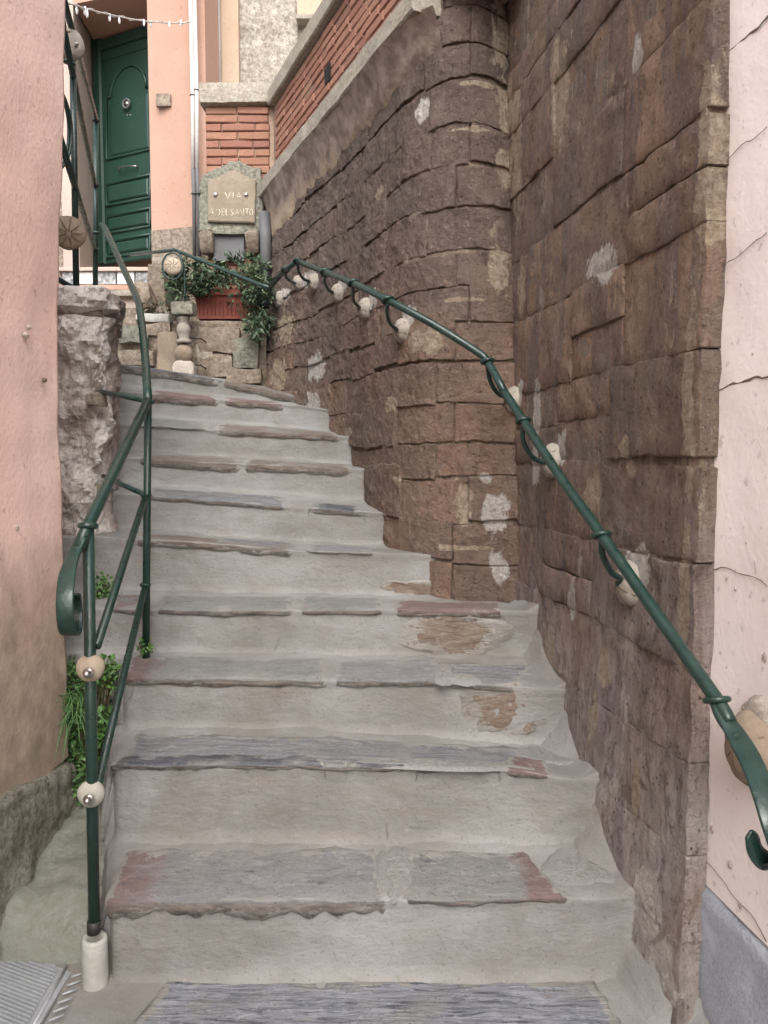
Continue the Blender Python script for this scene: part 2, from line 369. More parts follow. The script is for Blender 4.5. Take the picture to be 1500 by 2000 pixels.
def m_brick():
    n = NT('red_brick', .93, .15); r = n.rnd()
    c = n.mix(n.ramp(r, 0, 1), (.235, .115, .085), (.30, .16, .115))
    c = n.mix(n.ramp(n.math('FRACT', n.math('MULTIPLY', r, 7.7)), .72, .8, 0, .35), c, (.31, .19, .12))
    c = n.mix(n.ramp(n.math('FRACT', n.math('MULTIPLY', r, 5.3)), .8, .86, 0, .5), c, (.2, .1, .08))
    c = n.mix(n.ramp(n.noise(30, det=6, ro=.7), .5, .75, 0, .6), c, (.22, .1, .075))
    n.bump(n.noise(45, det=5, ro=.7), .006)
    return n.col(c)
M = {}
M['cement'] = m_cement(); M['coarse'] = m_coarse()
M['slate'] = m_slate('blue_slate', (0.144, 0.149, 0.161), (0.213, 0.219, 0.230), (0.086, 0.089, 0.101))
M['slate_mottled'] = m_slate('mottled_slate', (0.156, 0.156, 0.164), (0.213, 0.213, 0.219), (0.115, 0.115, 0.124), layered=.08)
M['schist'] = m_slate('banded_schist', (.15, .16, .19), (.235, .25, .28), (.06, .065, .08), layered=1.15)
M['slate_dark'] = m_slate('dark_slate', (0.058, 0.063, 0.075), (0.110, 0.115, 0.130), (0.034, 0.038, 0.046))
M['slab_green'] = m_slate('grey_green_slab', (0.156, 0.161, 0.153), (0.207, 0.211, 0.202), (0.115, 0.115, 0.110), layered=.2)
M['slab_brown'] = m_slate('brown_slab', (0.135, 0.113, 0.092), (0.190, 0.164, 0.139), (0.081, 0.063, 0.052), layered=.5)
M['rough'] = m_rough(); M['patch'] = m_roughcast('pale_lime_patch', (.46, .42, .37), (.58, .54, .49), 70, .006, (.36, .31, .26))
M['cream'] = m_roughcast('cream_lime_patch', (.42, .34, .24), (.55, .47, .36), 60, .006, (.24, .17, .12))
M['pink'] = m_plaster('old_pink_paint', (0.855, 0.595, 0.509), (0.896, 0.655, 0.572), (0.484, 0.385, 0.301), .62, 1.12)
M['plinth'] = m_roughcast('mossy_roughcast', (.6, .555, .47), (.46, .45, .36), 34, .03, (.24, .22, .18))
M['moss'] = m_roughcast('mossy_stone', (.36, .355, .32), (.27, .285, .24), 18, .02, (.27, .275, .22))
M['blush'] = m_plaster('pale_blush_paint', (0.762, 0.701, 0.678), (0.829, 0.775, 0.758), scuff=(0.862, 0.832, 0.821), bump=.002)
M['bluegrey'] = m_roughcast('blue_grey_rough_paint', (.58, .62, .70), (.66, .70, .77), 90, .012, (.42, .455, .53))
M['salmon'] = m_plaster('salmon_paint', (0.361, 0.218, 0.164), (0.395, 0.256, 0.202), scuff=(0.420, 0.302, 0.252), bump=.0015)
M['transom'] = m_plaster('painted_shade_transom', (0.252, 0.143, 0.105), (0.302, 0.176, 0.134), scuff=(0.336, 0.252, 0.202), bump=.0015)  # shade of the door recess is put into this brown colour
M['salmon_pale'] = m_plaster('pale_salmon_paint', (0.386, 0.302, 0.260), (0.437, 0.361, 0.311), scuff=(0.378, 0.260, 0.202), bump=.0015)
M['cream_wall'] = m_plaster('cream_paint', (0.403, 0.290, 0.210), (0.445, 0.361, 0.277), scuff=(0.554, 0.470, 0.378), bump=.0015)
M['roughcast'] = m_roughcast('grey_beige_roughcast', (0.521, 0.479, 0.412), (0.588, 0.546, 0.479), 20, .03, (0.277, 0.244, 0.202))
M['stonebeige'] = m_roughcast('beige_stone', (0.260, 0.214, 0.168), (0.336, 0.286, 0.231), 22, .012, (0.143, 0.113, 0.088))
M['sign_stone'] = m_simple('sandstone_plaque', (0.222, 0.185, 0.137), (0.274, 0.233, 0.178), 12, .9, .001, 90)
M['greystone'] = m_roughcast('weathered_grey_stone', (.33, .305, .25), (.27, .27, .22), 30, .014, (.12, .12, .1))
M['concrete'] = m_roughcast('worn_concrete', (.40, .36, .30), (.33, .305, .26), 40, .006, (.22, .195, .16))
M['sleeve'] = m_simple('pale_concrete_sleeve', (.36, .35, .315), (.43, .42, .385), 10, .9, .003, 50)
M['green'] = m_green()
M['door'] = m_simple('dark_green_door_paint', (0.012, 0.041, 0.031), (0.017, 0.053, 0.041), 3, .42, .0008, 40, .5)
M['doordark'] = m_simple('dark_opening', (.012, .012, .012), (.02, .02, .02))
M['pvc'] = m_simple('pale_conduit', (.58, .55, .53), (.68, .65, .62), 5, .6, .0005, 30)
M['greypipe'] = m_simple('grey_drainpipe', (0.100, 0.102, 0.107), (0.130, 0.133, 0.138), 4, .6, .0005, 30)
M['terracotta'] = m_simple('red_terracotta', (0.188, 0.053, 0.038), (0.240, 0.076, 0.056), 6, .7, .001, 40)
M['brick'] = m_brick()
M['bmortar'] = m_simple('brick_mortar', (.29, .2, .145), (.37, .27, .2), 12, .95, .005, 60)
M['bmortar_dark'] = m_simple('dark_brick_mortar', (.2, .14, .11), (.27, .2, .16), 12, .95, .005, 60)
M['boss'] = m_simple('carved_pebble', (.25, .225, .195), (.33, .30, .26), 9, .85, .003, 60)
M['bosstan'] = m_simple('tan_pebble', (.22, .17, .125), (.29, .235, .18), 9, .85, .003, 60)
M['disc1'] = m_simple('tan_stone_disc', (.34, .28, .21), (.42, .35, .275), 20, .85, .001, 80)
M['disc2'] = m_simple('grey_stone_disc', (.31, .30, .26), (.39, .375, .33), 20, .85, .001, 80)
M['steel'] = m_simple('bolt_steel', (.45, .43, .4), (.6, .58, .55), 20, .35, .0005, 60, .5, 1)
M['groove'] = m_simple('dark_groove', (.13, .1, .075), (.18, .14, .1))
M['iron'] = m_simple('black_iron', (.02, .02, .02), (.04, .035, .03), 20, .5)
M['silver'] = m_simple('galvanised_plate', (.34, .36, .38), (.43, .45, .47), 8, .55, .0008, 60, .5, .35)
M['leaf'] = m_leaf('dark_leaf', (.022, .045, .024), (.05, .085, .045))
M['leaf2'] = m_leaf('mid_leaf', (.05, .12, .035), (.09, .18, .06))
M['leaf3'] = m_leaf('dusty_leaf', (.06, .10, .05), (.12, .16, .09))
M['fern'] = m_leaf('fern_green', (.055, .13, .03), (.11, .21, .05))
M['dry'] = m_leaf('dry_leaf', (.09, .07, .055), (.16, .125, .095))
M['chip'] = m_simple('chipped_plaster', (.38, .31, .28), (.48, .41, .38), 60, .95, .002)
M['hair'] = m_simple('dark_crack_line', (.17, .155, .135), (.24, .22, .195))  # grey brown line colour of the hairline cracks
M['stem'] = m_simple('plant_stem', (.08, .07, .035), (.12, .1, .05))
M['white'] = m_simple('white_glaze', (.55, .55, .54), (.68, .68, .67), 6, .4, .0005)
M['tilegrey'] = m_simple('patterned_tile', (.12, .13, .14), (.5, .5, .49), 34, .4, .0005)
M['wire'] = m_simple('clear_wire', (.35, .33, .3), (.5, .48, .45), 9, .5, 0)
M['street'] = m_simple('street_paving', (.22, .215, .2), (.3, .29, .275), 3, .9, .004, 50)
def m_rock():
    n = NT('smeared_rock_face', .93, .2)
    f = n.noise(5, det=7, ro=.65, dist=.5)
    c = n.mix(n.ramp(f, .4, .56), (.38, .33, .29), (.68, .64, .59))
    c = n.mix(n.ramp(n.noise(3, n.map(loc=(2, 2, 2)), 6, .6), .45, .62, 0, .75), c, (.66, .63, .59))
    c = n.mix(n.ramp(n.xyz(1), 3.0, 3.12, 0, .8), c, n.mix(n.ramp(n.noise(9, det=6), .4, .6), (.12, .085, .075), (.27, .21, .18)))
    c = n.mix(n.ramp(n.noise(16, det=6, ro=.7), .6, .7, 0, .5), c, (.2, .16, .135))
    c = n.mix(n.ramp(n.noise(7, n.map(loc=(8, 1, 3)), 5), .62, .72, 0, .5), c, (.2, .2, .1))
    n.bump(n.noise(12, det=7, ro=.65, dist=.8), .045, .9); n.bump(n.noise(50, det=5, ro=.7), .006)
    return n.col(c)
M['rock'] = m_rock()

# ------------------------------------------------------------------ street and stair
mb = MB(); mb.add([(-150, -150, -.03), (150, -150, -.03), (150, 150, -.03), (-150, 150, -.03)], [(0, 1, 2, 3)])
street = struct(mb.build('street', M['street'])); street['label'] = 'paved ground at the foot of the steps'

# nose and base of every riser: (px, py, D) control points measured left to right
NOSE = {1: [(205, 1756, 1.86), (600, 1756, 1.86), (1110, 1752, 1.86), (1215, 1752, 1.87)],
        2: [(215, 1492, 2.13), (600, 1492, 2.13), (980, 1502, 2.11), (1110, 1520, 2.09)],
        3: [(240, 1322, 2.40), (640, 1328, 2.40), (860, 1330, 2.40), (1080, 1345, 2.37)],
        4: [(150, 1187, 2.65), (400, 1192, 2.67), (750, 1190, 2.68), (1045, 1195, 2.66)],
        5: [(200, 1048, 2.92), (400, 1060, 2.96), (600, 1076, 2.99), (860, 1084, 2.99)],
        6: [(225, 963, 3.15), (400, 976, 3.22), (600, 992, 3.27), (730, 1001, 3.27)],
        7: [(235, 892, 3.38), (400, 903, 3.46), (600, 911, 3.52), (700, 916, 3.52)],
        8: [(238, 828, 3.6), (400, 838, 3.7), (600, 848, 3.78), (690, 852, 3.8)],
        9: [(240, 765, 3.85), (400, 779, 3.95), (600, 793, 4.05), (660, 803, 4.07)],
        10: [(240, 713, 4.1), (430, 742, 4.3), (500, 758, 4.38), (585, 776, 4.45)]}
BASE = {1: [(205, 1925, 0), (600, 1915, 0), (1215, 1915, 0)],
        2: [(215, 1650, 0), (600, 1648, 0), (1110, 1655, 0)],
        3: [(240, 1425, 0), (600, 1428, 0), (1080, 1460, 0)],
        4: [(150, 1276, 0), (600, 1282, 0), (1045, 1290, 0)],
        5: [(200, 1158, 0), (600, 1163, 0), (1010, 1172, 0)],
        6: [(225, 1035, 0), (600, 1062, 0), (730, 1068, 0)],
        7: [(235, 948, 0), (600, 972, 0), (700, 980, 0)],
        8: [(238, 882, 0), (600, 903, 0), (690, 909, 0)],
        9: [(240, 812, 0), (600, 840, 0), (660, 846, 0)],
        10: [(240, 755, 0), (430, 775, 0), (620, 796, 0)],
        11: [(240, 712, 0), (430, 741, 0), (560, 764, 0)]}
def interp(P, px, i):
    if px <= P[0][0]: return P[0][i]
    for a, b in zip(P, P[1:]):
        if px <= b[0]:
            t = (px - a[0]) / (b[0] - a[0]); return a[i] + (b[i] - a[i]) * t
    return P[-1][i]
def nose(k, px):
    P = NOSE[k]; q = min(max(px, P[0][0]), P[-1][0]); D = interp(P, q, 2)
    p = at(q, interp(P, q, 1), D); p.x += (px - q) / F * D; return p
def base(k, px):
    if k == 11:
        q = min(max(px, 240), 560); p = at(q, interp(BASE[11], q, 1), 4.9); p.x += (px - q) / F * 4.9; return p
    n_ = nose(k, px); P = BASE[k]; q = min(max(px, P[0][0]), P[-1][0])
    b = at(q, interp(P, q, 1), n_.y); return Vector((n_.x, n_.y, b.z))
def tread(k, px, t):
    if k == 0:
        b = base(1, px); return Vector((b.x - (1 - t) * .0, b.y - (1 - t) * .9, b.z))
    return nose(k, px).lerp(base(k + 1, px), t)
def wob(p, k, amp=.004): return fbm(p, 7, k, 4) * amp
RANGE = {1: (205, 1300), 2: (213, 1230), 3: (232, 1180), 4: (60, 1110), 5: (60, 1080), 6: (100, 860), 7: (120, 800), 8: (120, 780), 9: (120, 760), 10: (120, 700)}
stair = thing('stairway', (0, 1.86, 0), 'worn grey cement and slate stairway climbing and bending left', None); struct(stair)
STEP = {}
for k in range(1, 11):
    lo, hi = RANGE[k]; n = int((hi - lo) / 9); mb = MB(); rows = []
    prof = [('r', -.25), ('r', 0), ('r', .04), ('r', .1), ('r', .2), ('r', .35), ('r', .5), ('r', .65), ('r', .8), ('r', .9), ('n', .5), ('n', 1), ('n', 1.5), ('t', .1), ('t', .2), ('t', .32), ('t', .45), ('t', .6), ('t', .75), ('t', .9), ('t', 1.0), ('t', 1.25)]
    for kind, v in prof:
        row = []
        for i in range(n + 1):
            px = lo + (hi - lo) * i / n; N = nose(k, px); B = base(k, px)
            rag = .010 * fbm(N, 5, k + 1, 4)           # uneven front
            lip = .006 * nz(N, 6, k + 9)
            if kind == 'r':
                p = B.lerp(N, max(v, -.2)); fil = .018 * max(0, 1 - v * 9) if v >= 0 else .02
                p.y += .002 - fil - rag * (.5 + .5 * max(0, v)) + wob(p, k, .006) * (1 - max(0, v) ** 3)
            elif kind == 'n':
                p = N.copy(); a = v / 2 * math.pi / 2
                p.y += -rag + .006 * (1 - math.cos(a)) - .004; p.z += -.006 * (1 - math.sin(a)) + lip
            else:
                p = tread(k, px, v); p.z += lip * (1 - min(v, 1)) + wob(p, k, .006) + .012 * max(0, (v - .85) / .15) * (v <= 1)
                if v <= .2: p.y -= rag
            # rounded left end for the free-standing lower steps
            e = (px - lo) / 22
            if k <= 3 and e < 1:
                p.z -= .022 * (1 - e) ** 2 if kind != 'r' else .01 * (1 - e) ** 2 * max(v, 0); p.y += .03 * (1 - e) ** 2 * (kind != 't')
            row.append(p)
        rows.append(row)
    mb.grid(rows)
    if k <= 3:
        side = [r[0] for r in rows]
        low = [Vector((p.x - .035 - .02 * abs(nz(p, 9)), p.y + .01, max(-.02, base(k, lo).z - .12))) for p in side]
        mid = [side[i].lerp(low[i], .5) + Vector((.015 * nz(side[i], 12, 3) - .012, 0, 0)) for i in range(len(side))]
        mb.grid([side, mid, low])
    o = mb.build('step', M['cement'], stair); STEP[k] = o
    o['label'] = ['bottom step with two large weathered slabs', 'second step edged with thin blue grey schist', 'third step with three slabs and a crumbling brown right end', 'fourth step with pale slabs and a rough brown rock patch', 'fifth step with a brown edge band on its left half', 'sixth step with bluish edging and one dark slate strip', 'seventh step with layered brown grey edging', 'eighth step with pale lip', 'ninth step with reddish stains under its lip', 'top step of dark layered slabs before the planter wall'][k - 1]

def tintmesh(o, fn):
    me = o.data; a = me.attributes.new('tint', 'FLOAT', 'POINT')
    a.data.foreach_set('value', [fn(v.co) for v in me.vertices])
def edgemesh(o, vals):
    a = o.data.attributes.new('edge', 'FLOAT', 'POINT'); a.data.foreach_set('value', vals + [vals[-1]] * (len(o.data.vertices) - len(vals)) if len(vals) < len(o.data.vertices) else vals[:len(o.data.vertices)])
def slab(k, x0, x1, t0=-.06, t1=.95, drop=.03, m='slate', tint=None, up=.005, over=.006, seed=0, rag=1.0, parent=None, slant=(0, 0), taper=0):
    over = min(over, .007)
    mb = MB(); nx = max(8, int((x1 - x0) / 11)); nt = 7; g = []
    Dn = nose(max(k, 1), (x0 + x1) / 2).y
    for j in range(nt + 1):
        t = t0 + (t1 - t0) * j / nt; row = []
        for i in range(nx + 1):
            e = i / nx; tp = min(1, min(e, 1 - e) * 9 + .15) ** .6 if taper else 1; tt = t0 + (t - t0) * tp; px = x0 + slant[0] * (j / nt) + (x1 + slant[1] * (j / nt) - x0 - slant[0] * (j / nt)) * e
            p = tread(k, px, max(tt, 0) if j == 0 else tt)
            je = seed * 3.3 + k
            if j == nt: p.y += rag * .03 * fbm(p, 9, je, 4)
            if j == 0: p.y += -.010 * fbm(nose(max(k, 1), px), 5, k + 1, 4) - .0055 - over * .4 + .002 * nz(p, 30, je) + (.010 if i in (0, nx) else .002 if i in (1, nx - 1) else 0) - (t0 + .06 if t0 < 0 else 0) * 0
            if i in (0, nx): p.x += rag * .016 * fbm(p, 14, je + 2, 4)
            p.z += min(up, .005) + .004 * fbm(p, 11, je + 3, 3) - (.007 if j in (0, nt) or i in (0, nx) else 0)
            row.append(p)
        g.append(row)
    front = []; fr2 = []
    for p in g[0]:
        q = p.copy(); q.z -= drop * (.85 + (.5 if k < 3 else .25) * fbm(p, 26 if k < 3 else 15, seed + 8, 4)) * (1 if k < 5 else .8) ; q.y += .005; front.append(q)
        m2 = p.lerp(q, .4); m2.y -= .0015 + .0025 * nz(p, 40, 6); fr2.append(m2)
    back = [p - Vector((0, 0, .03)) for p in g[-1]]
    mb.grid(g + [back]); mb.grid([[p + Vector((0, .03, .0)) for p in front], front, fr2, g[0]])
    for sgn in (0, -1):
        col = [r[sgn] for r in g[1:]]
        mb.grid([col, [p - Vector((0, 0, .035)) for p in col]])
    o = mb.build('tread_slab', M[m], parent if parent else STEP[k])
    ev = [(1.0 if (j == nt or i in (0, nx)) else (.62 if (j == nt - 1 or i in (1, nx - 1)) else (.25 if i in (2, nx - 2) or j == nt - 2 else 0.0))) * (1 if j > 0 else .5) for j in range(nt + 1) for i in range(nx + 1)]
    ev += [1.0] * (nx + 1)
    for lv in (1.0, .72, .25, .05): ev += [.9 if i in (0, nx) else lv for i in range(nx + 1)]
    edgemesh(o, ev)
    if drop > .008:
        fv = [0.0] * ((nt + 1) * (nx + 1) + nx + 1) + [1.0] * (3 * (nx + 1)) + [.35] * (nx + 1); fv += [0.0] * (len(o.data.vertices) - len(fv))
        a = o.data.attributes.new('front', 'FLOAT', 'POINT'); a.data.foreach_set('value', fv)
    ox = [p.x for p in g[0]]
    if tint: tintmesh(o, lambda v: .8 * tint((v.x - ox[0]) / (ox[-1] - ox[0])))
    else: tintmesh(o, lambda v: 0.0)
    return o
def patch(mapfn, u0, v0, ru, rv, m, parent, name='plaster_patch', seed=0, h=.006, relief=.0, n=26, rings=6, rag=.3, edge=-.004, lab=None):
    mb = MB(); rows = []
    for r_ in range(rings + 1):
        f = 1 - r_ / rings if r_ < rings else 0.0; row = []
        for i in range(n):
            a = 6.28318 * i / n
            w = 1 + rag * fbm((math.cos(a) * 1.3, math.sin(a) * 1.3, seed), 1.5, seed, 4)
            u = u0 + ru * f * w * math.cos(a); v = v0 + rv * f * w * math.sin(a)
            off = edge if r_ == 0 else (h * (.8 if r_ == 1 else 1))
            p = mapfn(u, v, 0)
            if r_ > 0: off += relief * (.6 * fbm(p, 14, seed, 3) + .5 * abs(fbm(p, 30, seed + 4, 3))) + (relief * .3 if r_ > 1 else 0)
            row.append(mapfn(u, v, off))
        rows.append(row)
    mb.grid(rows, close_u=True)
    o = mb.build(name, M[m], parent); edgemesh(o, [max(0.0, 1.15 * (1 - r_ / rings) ** 1.0) for r_ in range(rings + 1) for _ in range(n)])
    if lab: o['label'] = lab
    tintmesh(o, lambda v: 0.0)
    return o
def riser_map(k):
    def f(px, r_, off):
        p = base(k, px).lerp(nose(k, px), r_); p.y -= off; return p
    return f
# slabs of every tread
rd = lambda a, b: (lambda e: 1.0 if e < a else (.9 if e > b else 0.0))
slab(1, 203, 757, drop=.042, m='slate_mottled', tint=lambda e: max(0, 1 - e / .3), seed=1, up=.007, slant=(40, -25), over=.012)
slab(1, 792, 1112, drop=.016, m='slab_green', tint=lambda e: max(0, (e - .55) / .3), seed=2, up=.007, slant=(0, -90), over=.010)
slab(2, 236, 985, t0=-.02, t1=.85, drop=.012, seed=3, m='slate', slant=(20, 60), over=.004, rag=1.5)
slab(2, 214, 640, t0=-.05, t1=.22, drop=.016, m='slate_dark', seed=4, over=.004, up=.006, taper=1)
slab(2, 668, 806, t0=-.05, t1=.18, drop=.014, m='slate_dark', seed=5, over=.004, up=.006, taper=1)
slab(2, 822, 985, t0=-.03, t1=.2, drop=.01, m='slate', seed=6, over=.004, up=.008, taper=1)
slab(2, 984, 1078, t0=-.05, t1=.6, drop=.018, m='slab_brown', tint=lambda e: .9, seed=7, up=.009)
slab(3, 242, 640, drop=.026, tint=lambda e: max(0, 1 - e / .3), seed=8, m='slab_green', up=.007)
slab(3, 649, 858, drop=.022, m='slate_mottled', seed=9, t1=1.02)
slab(3, 872, 1010, t0=.0, t1=.8, drop=.02, seed=10, m='slate', slant=(-5, 40))
slab(4, 210, 300, drop=.016, seed=30, m='slab_green', tint=lambda e: .7)
slab(4, 302, 574, drop=.020, seed=11, m='slab_green', up=.006)
slab(4, 582, 752, drop=.018, seed=12, m='slab_green', up=.006)
slab(4, 768, 985, t0=-.1, t1=.7, drop=.025, seed=13, m='slab_brown', tint=lambda e: .8, over=.014)
slab(5, 262, 572, t0=-.05, t1=.9, drop=.034, seed=14, m='slab_brown', up=.003)
slab(5, 420, 582, t0=.08, t1=.95, drop=.0, seed=15, m='slate', up=.009, over=-.01)
slab(5, 592, 735, t0=-.02, drop=.012, m='slate_mottled', seed=16)
slab(6, 285, 560, drop=.022, seed=17, m='slate')
slab(6, 604, 712, drop=.026, t1=.5, seed=18, m='slate_dark', over=.008, taper=1)
slab(7, 270, 470, drop=.05, seed=19, m='slab_brown'); slab(7, 474, 688, drop=.045, seed=20, m='slab_brown')
slab(8, 420, 662, drop=.035, seed=21, m='slab_brown', tint=lambda e: .5)
slab(8, 250, 410, drop=.012, seed=31, m='slab_green')
slab(9, 292, 425, drop=.05, seed=22, m='slab_brown', tint=lambda e: .9); slab(9, 432, 560, drop=.04, seed=23, m='slab_brown', tint=lambda e: .9)
slab(10, 225, 425, drop=.055, seed=24, m='slate_dark', t1=.5); slab(10, 432, 600, drop=.05, seed=25, m='slab_brown', t1=.5)
# rough rock breaking out of the risers
patch(riser_map(4), 878, .52, 112, .50, 'rough', STEP[4], 'rough_stone', 3, .001, .007, 60, 14, .25, lab='rough reddish brown rock showing through the riser')
patch(riser_map(3), 985, .60, 92, .46, 'rough', STEP[3], 'rough_stone', 5, .001, .007, 60, 14, .25, lab='flaking olive brown stone at the right end of the riser')
patch(riser_map(5), 800, .22, 74, .20, 'rough', STEP[5], 'rough_stone', 7, .001, .005, 40, 8, .3)
# coarse mortar between and beside slabs
for k, pts in ((2, [(754, .02), (757, .15), (754, .3)]), (4, [(534, .1), (540, .24), (546, .42)]), (3, [(245, .5), (258, .72), (262, 1)])):
    mb = MB(); Pk = catmull([riser_map(k)(a, b, .0) + Vector((0, -.003, 0)) for a, b in pts], 8)
    tube(mb, [p + Vector((.004 * nz(p, 70, 2), 0, 0)) for p in Pk], .0011, 5); mb.build('hairline_crack', M['hair'], STEP[k])
def tread_map(k):
    def f(px, t, off):
        p = tread(k, px, t); p.z += off; return p
    return f
patch(tread_map(1), 772, .5, 42, .56, 'coarse', STEP[1], 'mortar_patch', 11, .005, .004, 26, 6, .3)
patch(tread_map(1), 1150, .62, 95, .5, 'coarse', STEP[1], 'mortar_patch', 12, .004, .005, 30, 8, .3)
patch(tread_map(2), 1085, .7, 90, .4, 'coarse', STEP[2], 'mortar_patch', 13, .005, .005, 30, 8, .3)
patch(tread_map(2), 840, .1, 210, .16, 'coarse', STEP[2], 'mortar_patch', 14, .005, .004, 40, 6, .35)
patch(tread_map(3), 868, .35, 24, .5, 'coarse', STEP[3], 'mortar_patch', 15, .009, .006, 22, 5, .35)
patch(tread_map(3), 905, .12, 40, .2, 'coarse', STEP[3], 'mortar_patch', 17, .009, .006, 22, 5, .35)
# bottom level: cement apron and the big schist slab
mb = MB(); rows = []
for j in range(40):
    y = .2 + (1.95 - .2) * j / 39; row = []
    for i in range(70):
        x = -1.0 + 1.95 * i / 69; p = Vector((x, y, 0)); p.z = wob(p, 3, .007) - .004 + .012 * max(0, (y - 1.78) / .1)
        row.append(p)
    rows.append(row)
mb.grid(rows); apron = mb.build('cement_apron', M['cement']); struct(apron); apron['label'] = 'smooth cement apron around the lowest slab'
def on_floor(px, t, off):
    a = on_z(px, 1912, 0); return Vector((a.x, a.y - .55 * (1 - t), off))
mb = MB(); rows = []
for j in range(26):
    t = j / 25; row = []; y = 1.30 + .565 * t
    for i in range(90):
        e = i / 89; xl = -.70 + .16 * t; xr = .60 - .07 * t
        x = xl + (xr - xl) * e; p = Vector((x, y + .012, 0))
        if i in (0, 89): p.x += .05 * fbm(p, 16, 3, 5)
        if j == 25: p.y += .022 * fbm(p, 12, 4, 5)
        ed = min(i, 89 - i, j, 25 - j)
        p.z = .006 + .006 * fbm(p + Vector((0, p.y * 3, 0)), 9, 6, 4) - (.016 if ed == 0 else 0)
        row.append(p)
    rows.append(row)
mb.grid(rows); bs = mb.build('bottom_slab', M['schist'], apron); tintmesh(bs, lambda v: 0.0); edgemesh(bs, [max(0.0, 1 - min(min(i, 89 - i) / 6, (25 - j) / 3)) for j in range(26) for i in range(90)])
bs['label'] = 'large blue grey schist slab with layered grain at the foot of the steps'

# ------------------------------------------------------------------ walls as (s, z, off) surfaces
class Wall:
    def __init__(w, bp, tp, z0, z1, foot=0, n=10):
        w.z0, w.z1, w.foot = z0, z1, foot
        w.b = catmull([(x, y, 0) for x, y in bp], n); w.t = catmull([(x, y, 0) for x, y in tp], n)
        w.s = [0]
        for a, c in zip(w.b, w.b[1:]): w.s.append(w.s[-1] + (c - a).length)
        w.L = w.s[-1]
    def plan(w, s, z):
        t = max(0, min(1.0, (z - w.z0) / (w.z1 - w.z0))); i = 0
        import bisect
        i = max(0, min(len(w.s) - 2, bisect.bisect_right(w.s, s) - 1))
        e = (s - w.s[i]) / (w.s[i + 1] - w.s[i])
        A = w.b[i].lerp(w.t[i], t); B = w.b[i + 1].lerp(w.t[i + 1], t)
        d = (B - A); p = A + d * e
        i0 = max(0, i - 2); i1 = min(len(w.b) - 1, i + 3)
        d = (w.b[i1].lerp(w.t[i1], t) - w.b[i0].lerp(w.t[i0], t)).normalized()
        return p, Vector((-d.y, d.x, 0))
    def pos(w, s, z, off=0):
        p, nn = w.plan(s, z); f = w.foot * max(0, min(1, (.95 - z) / .95)) ** 1.3 * (.2 + .8 * max(0, min(1, s / .45)))
        q = p + nn * (off + f); return Vector((q.x, q.y, z))
    def locate(w, px, py):
        best = None
        for i in range(300):
            s = w.L * i / 299; D = w.pos(s, 1.5).y
            for _ in range(2):
                z = at(px, py, D).z; D = w.pos(s, z).y
            q = at(px, py, D); e = abs(q.x - w.pos(s, z).x)
            if best is None or e < best[0]: best = (e, s, z)
        return best[1], best[2]
NEAR = Wall([(.683, 1.70), (.594, 2.30), (.500, 2.93)], [(.683, 1.70), (.59, 2.32), (.466, 3.14)], 0, 3.2, .085)
FAR = Wall([(.515, 2.905), (.43, 2.915), (.33, 2.925), (.215, 2.965), (.10, 3.07), (.0, 3.25), (-.09, 3.5), (-.2, 3.9), (-.40, 4.25), (-.62, 4.6), (-.80, 4.88), (-.86, 5.1)],
           [(.49, 3.12), (.42, 3.05), (.33, 3.0), (.24, 3.01), (.15, 3.09), (.07, 3.24), (-.04, 3.5), (-.20, 3.9), (-.36, 4.25), (-.51, 4.6), (-.62, 4.86), (-.70, 5.1)], .8, 2.84, 0)
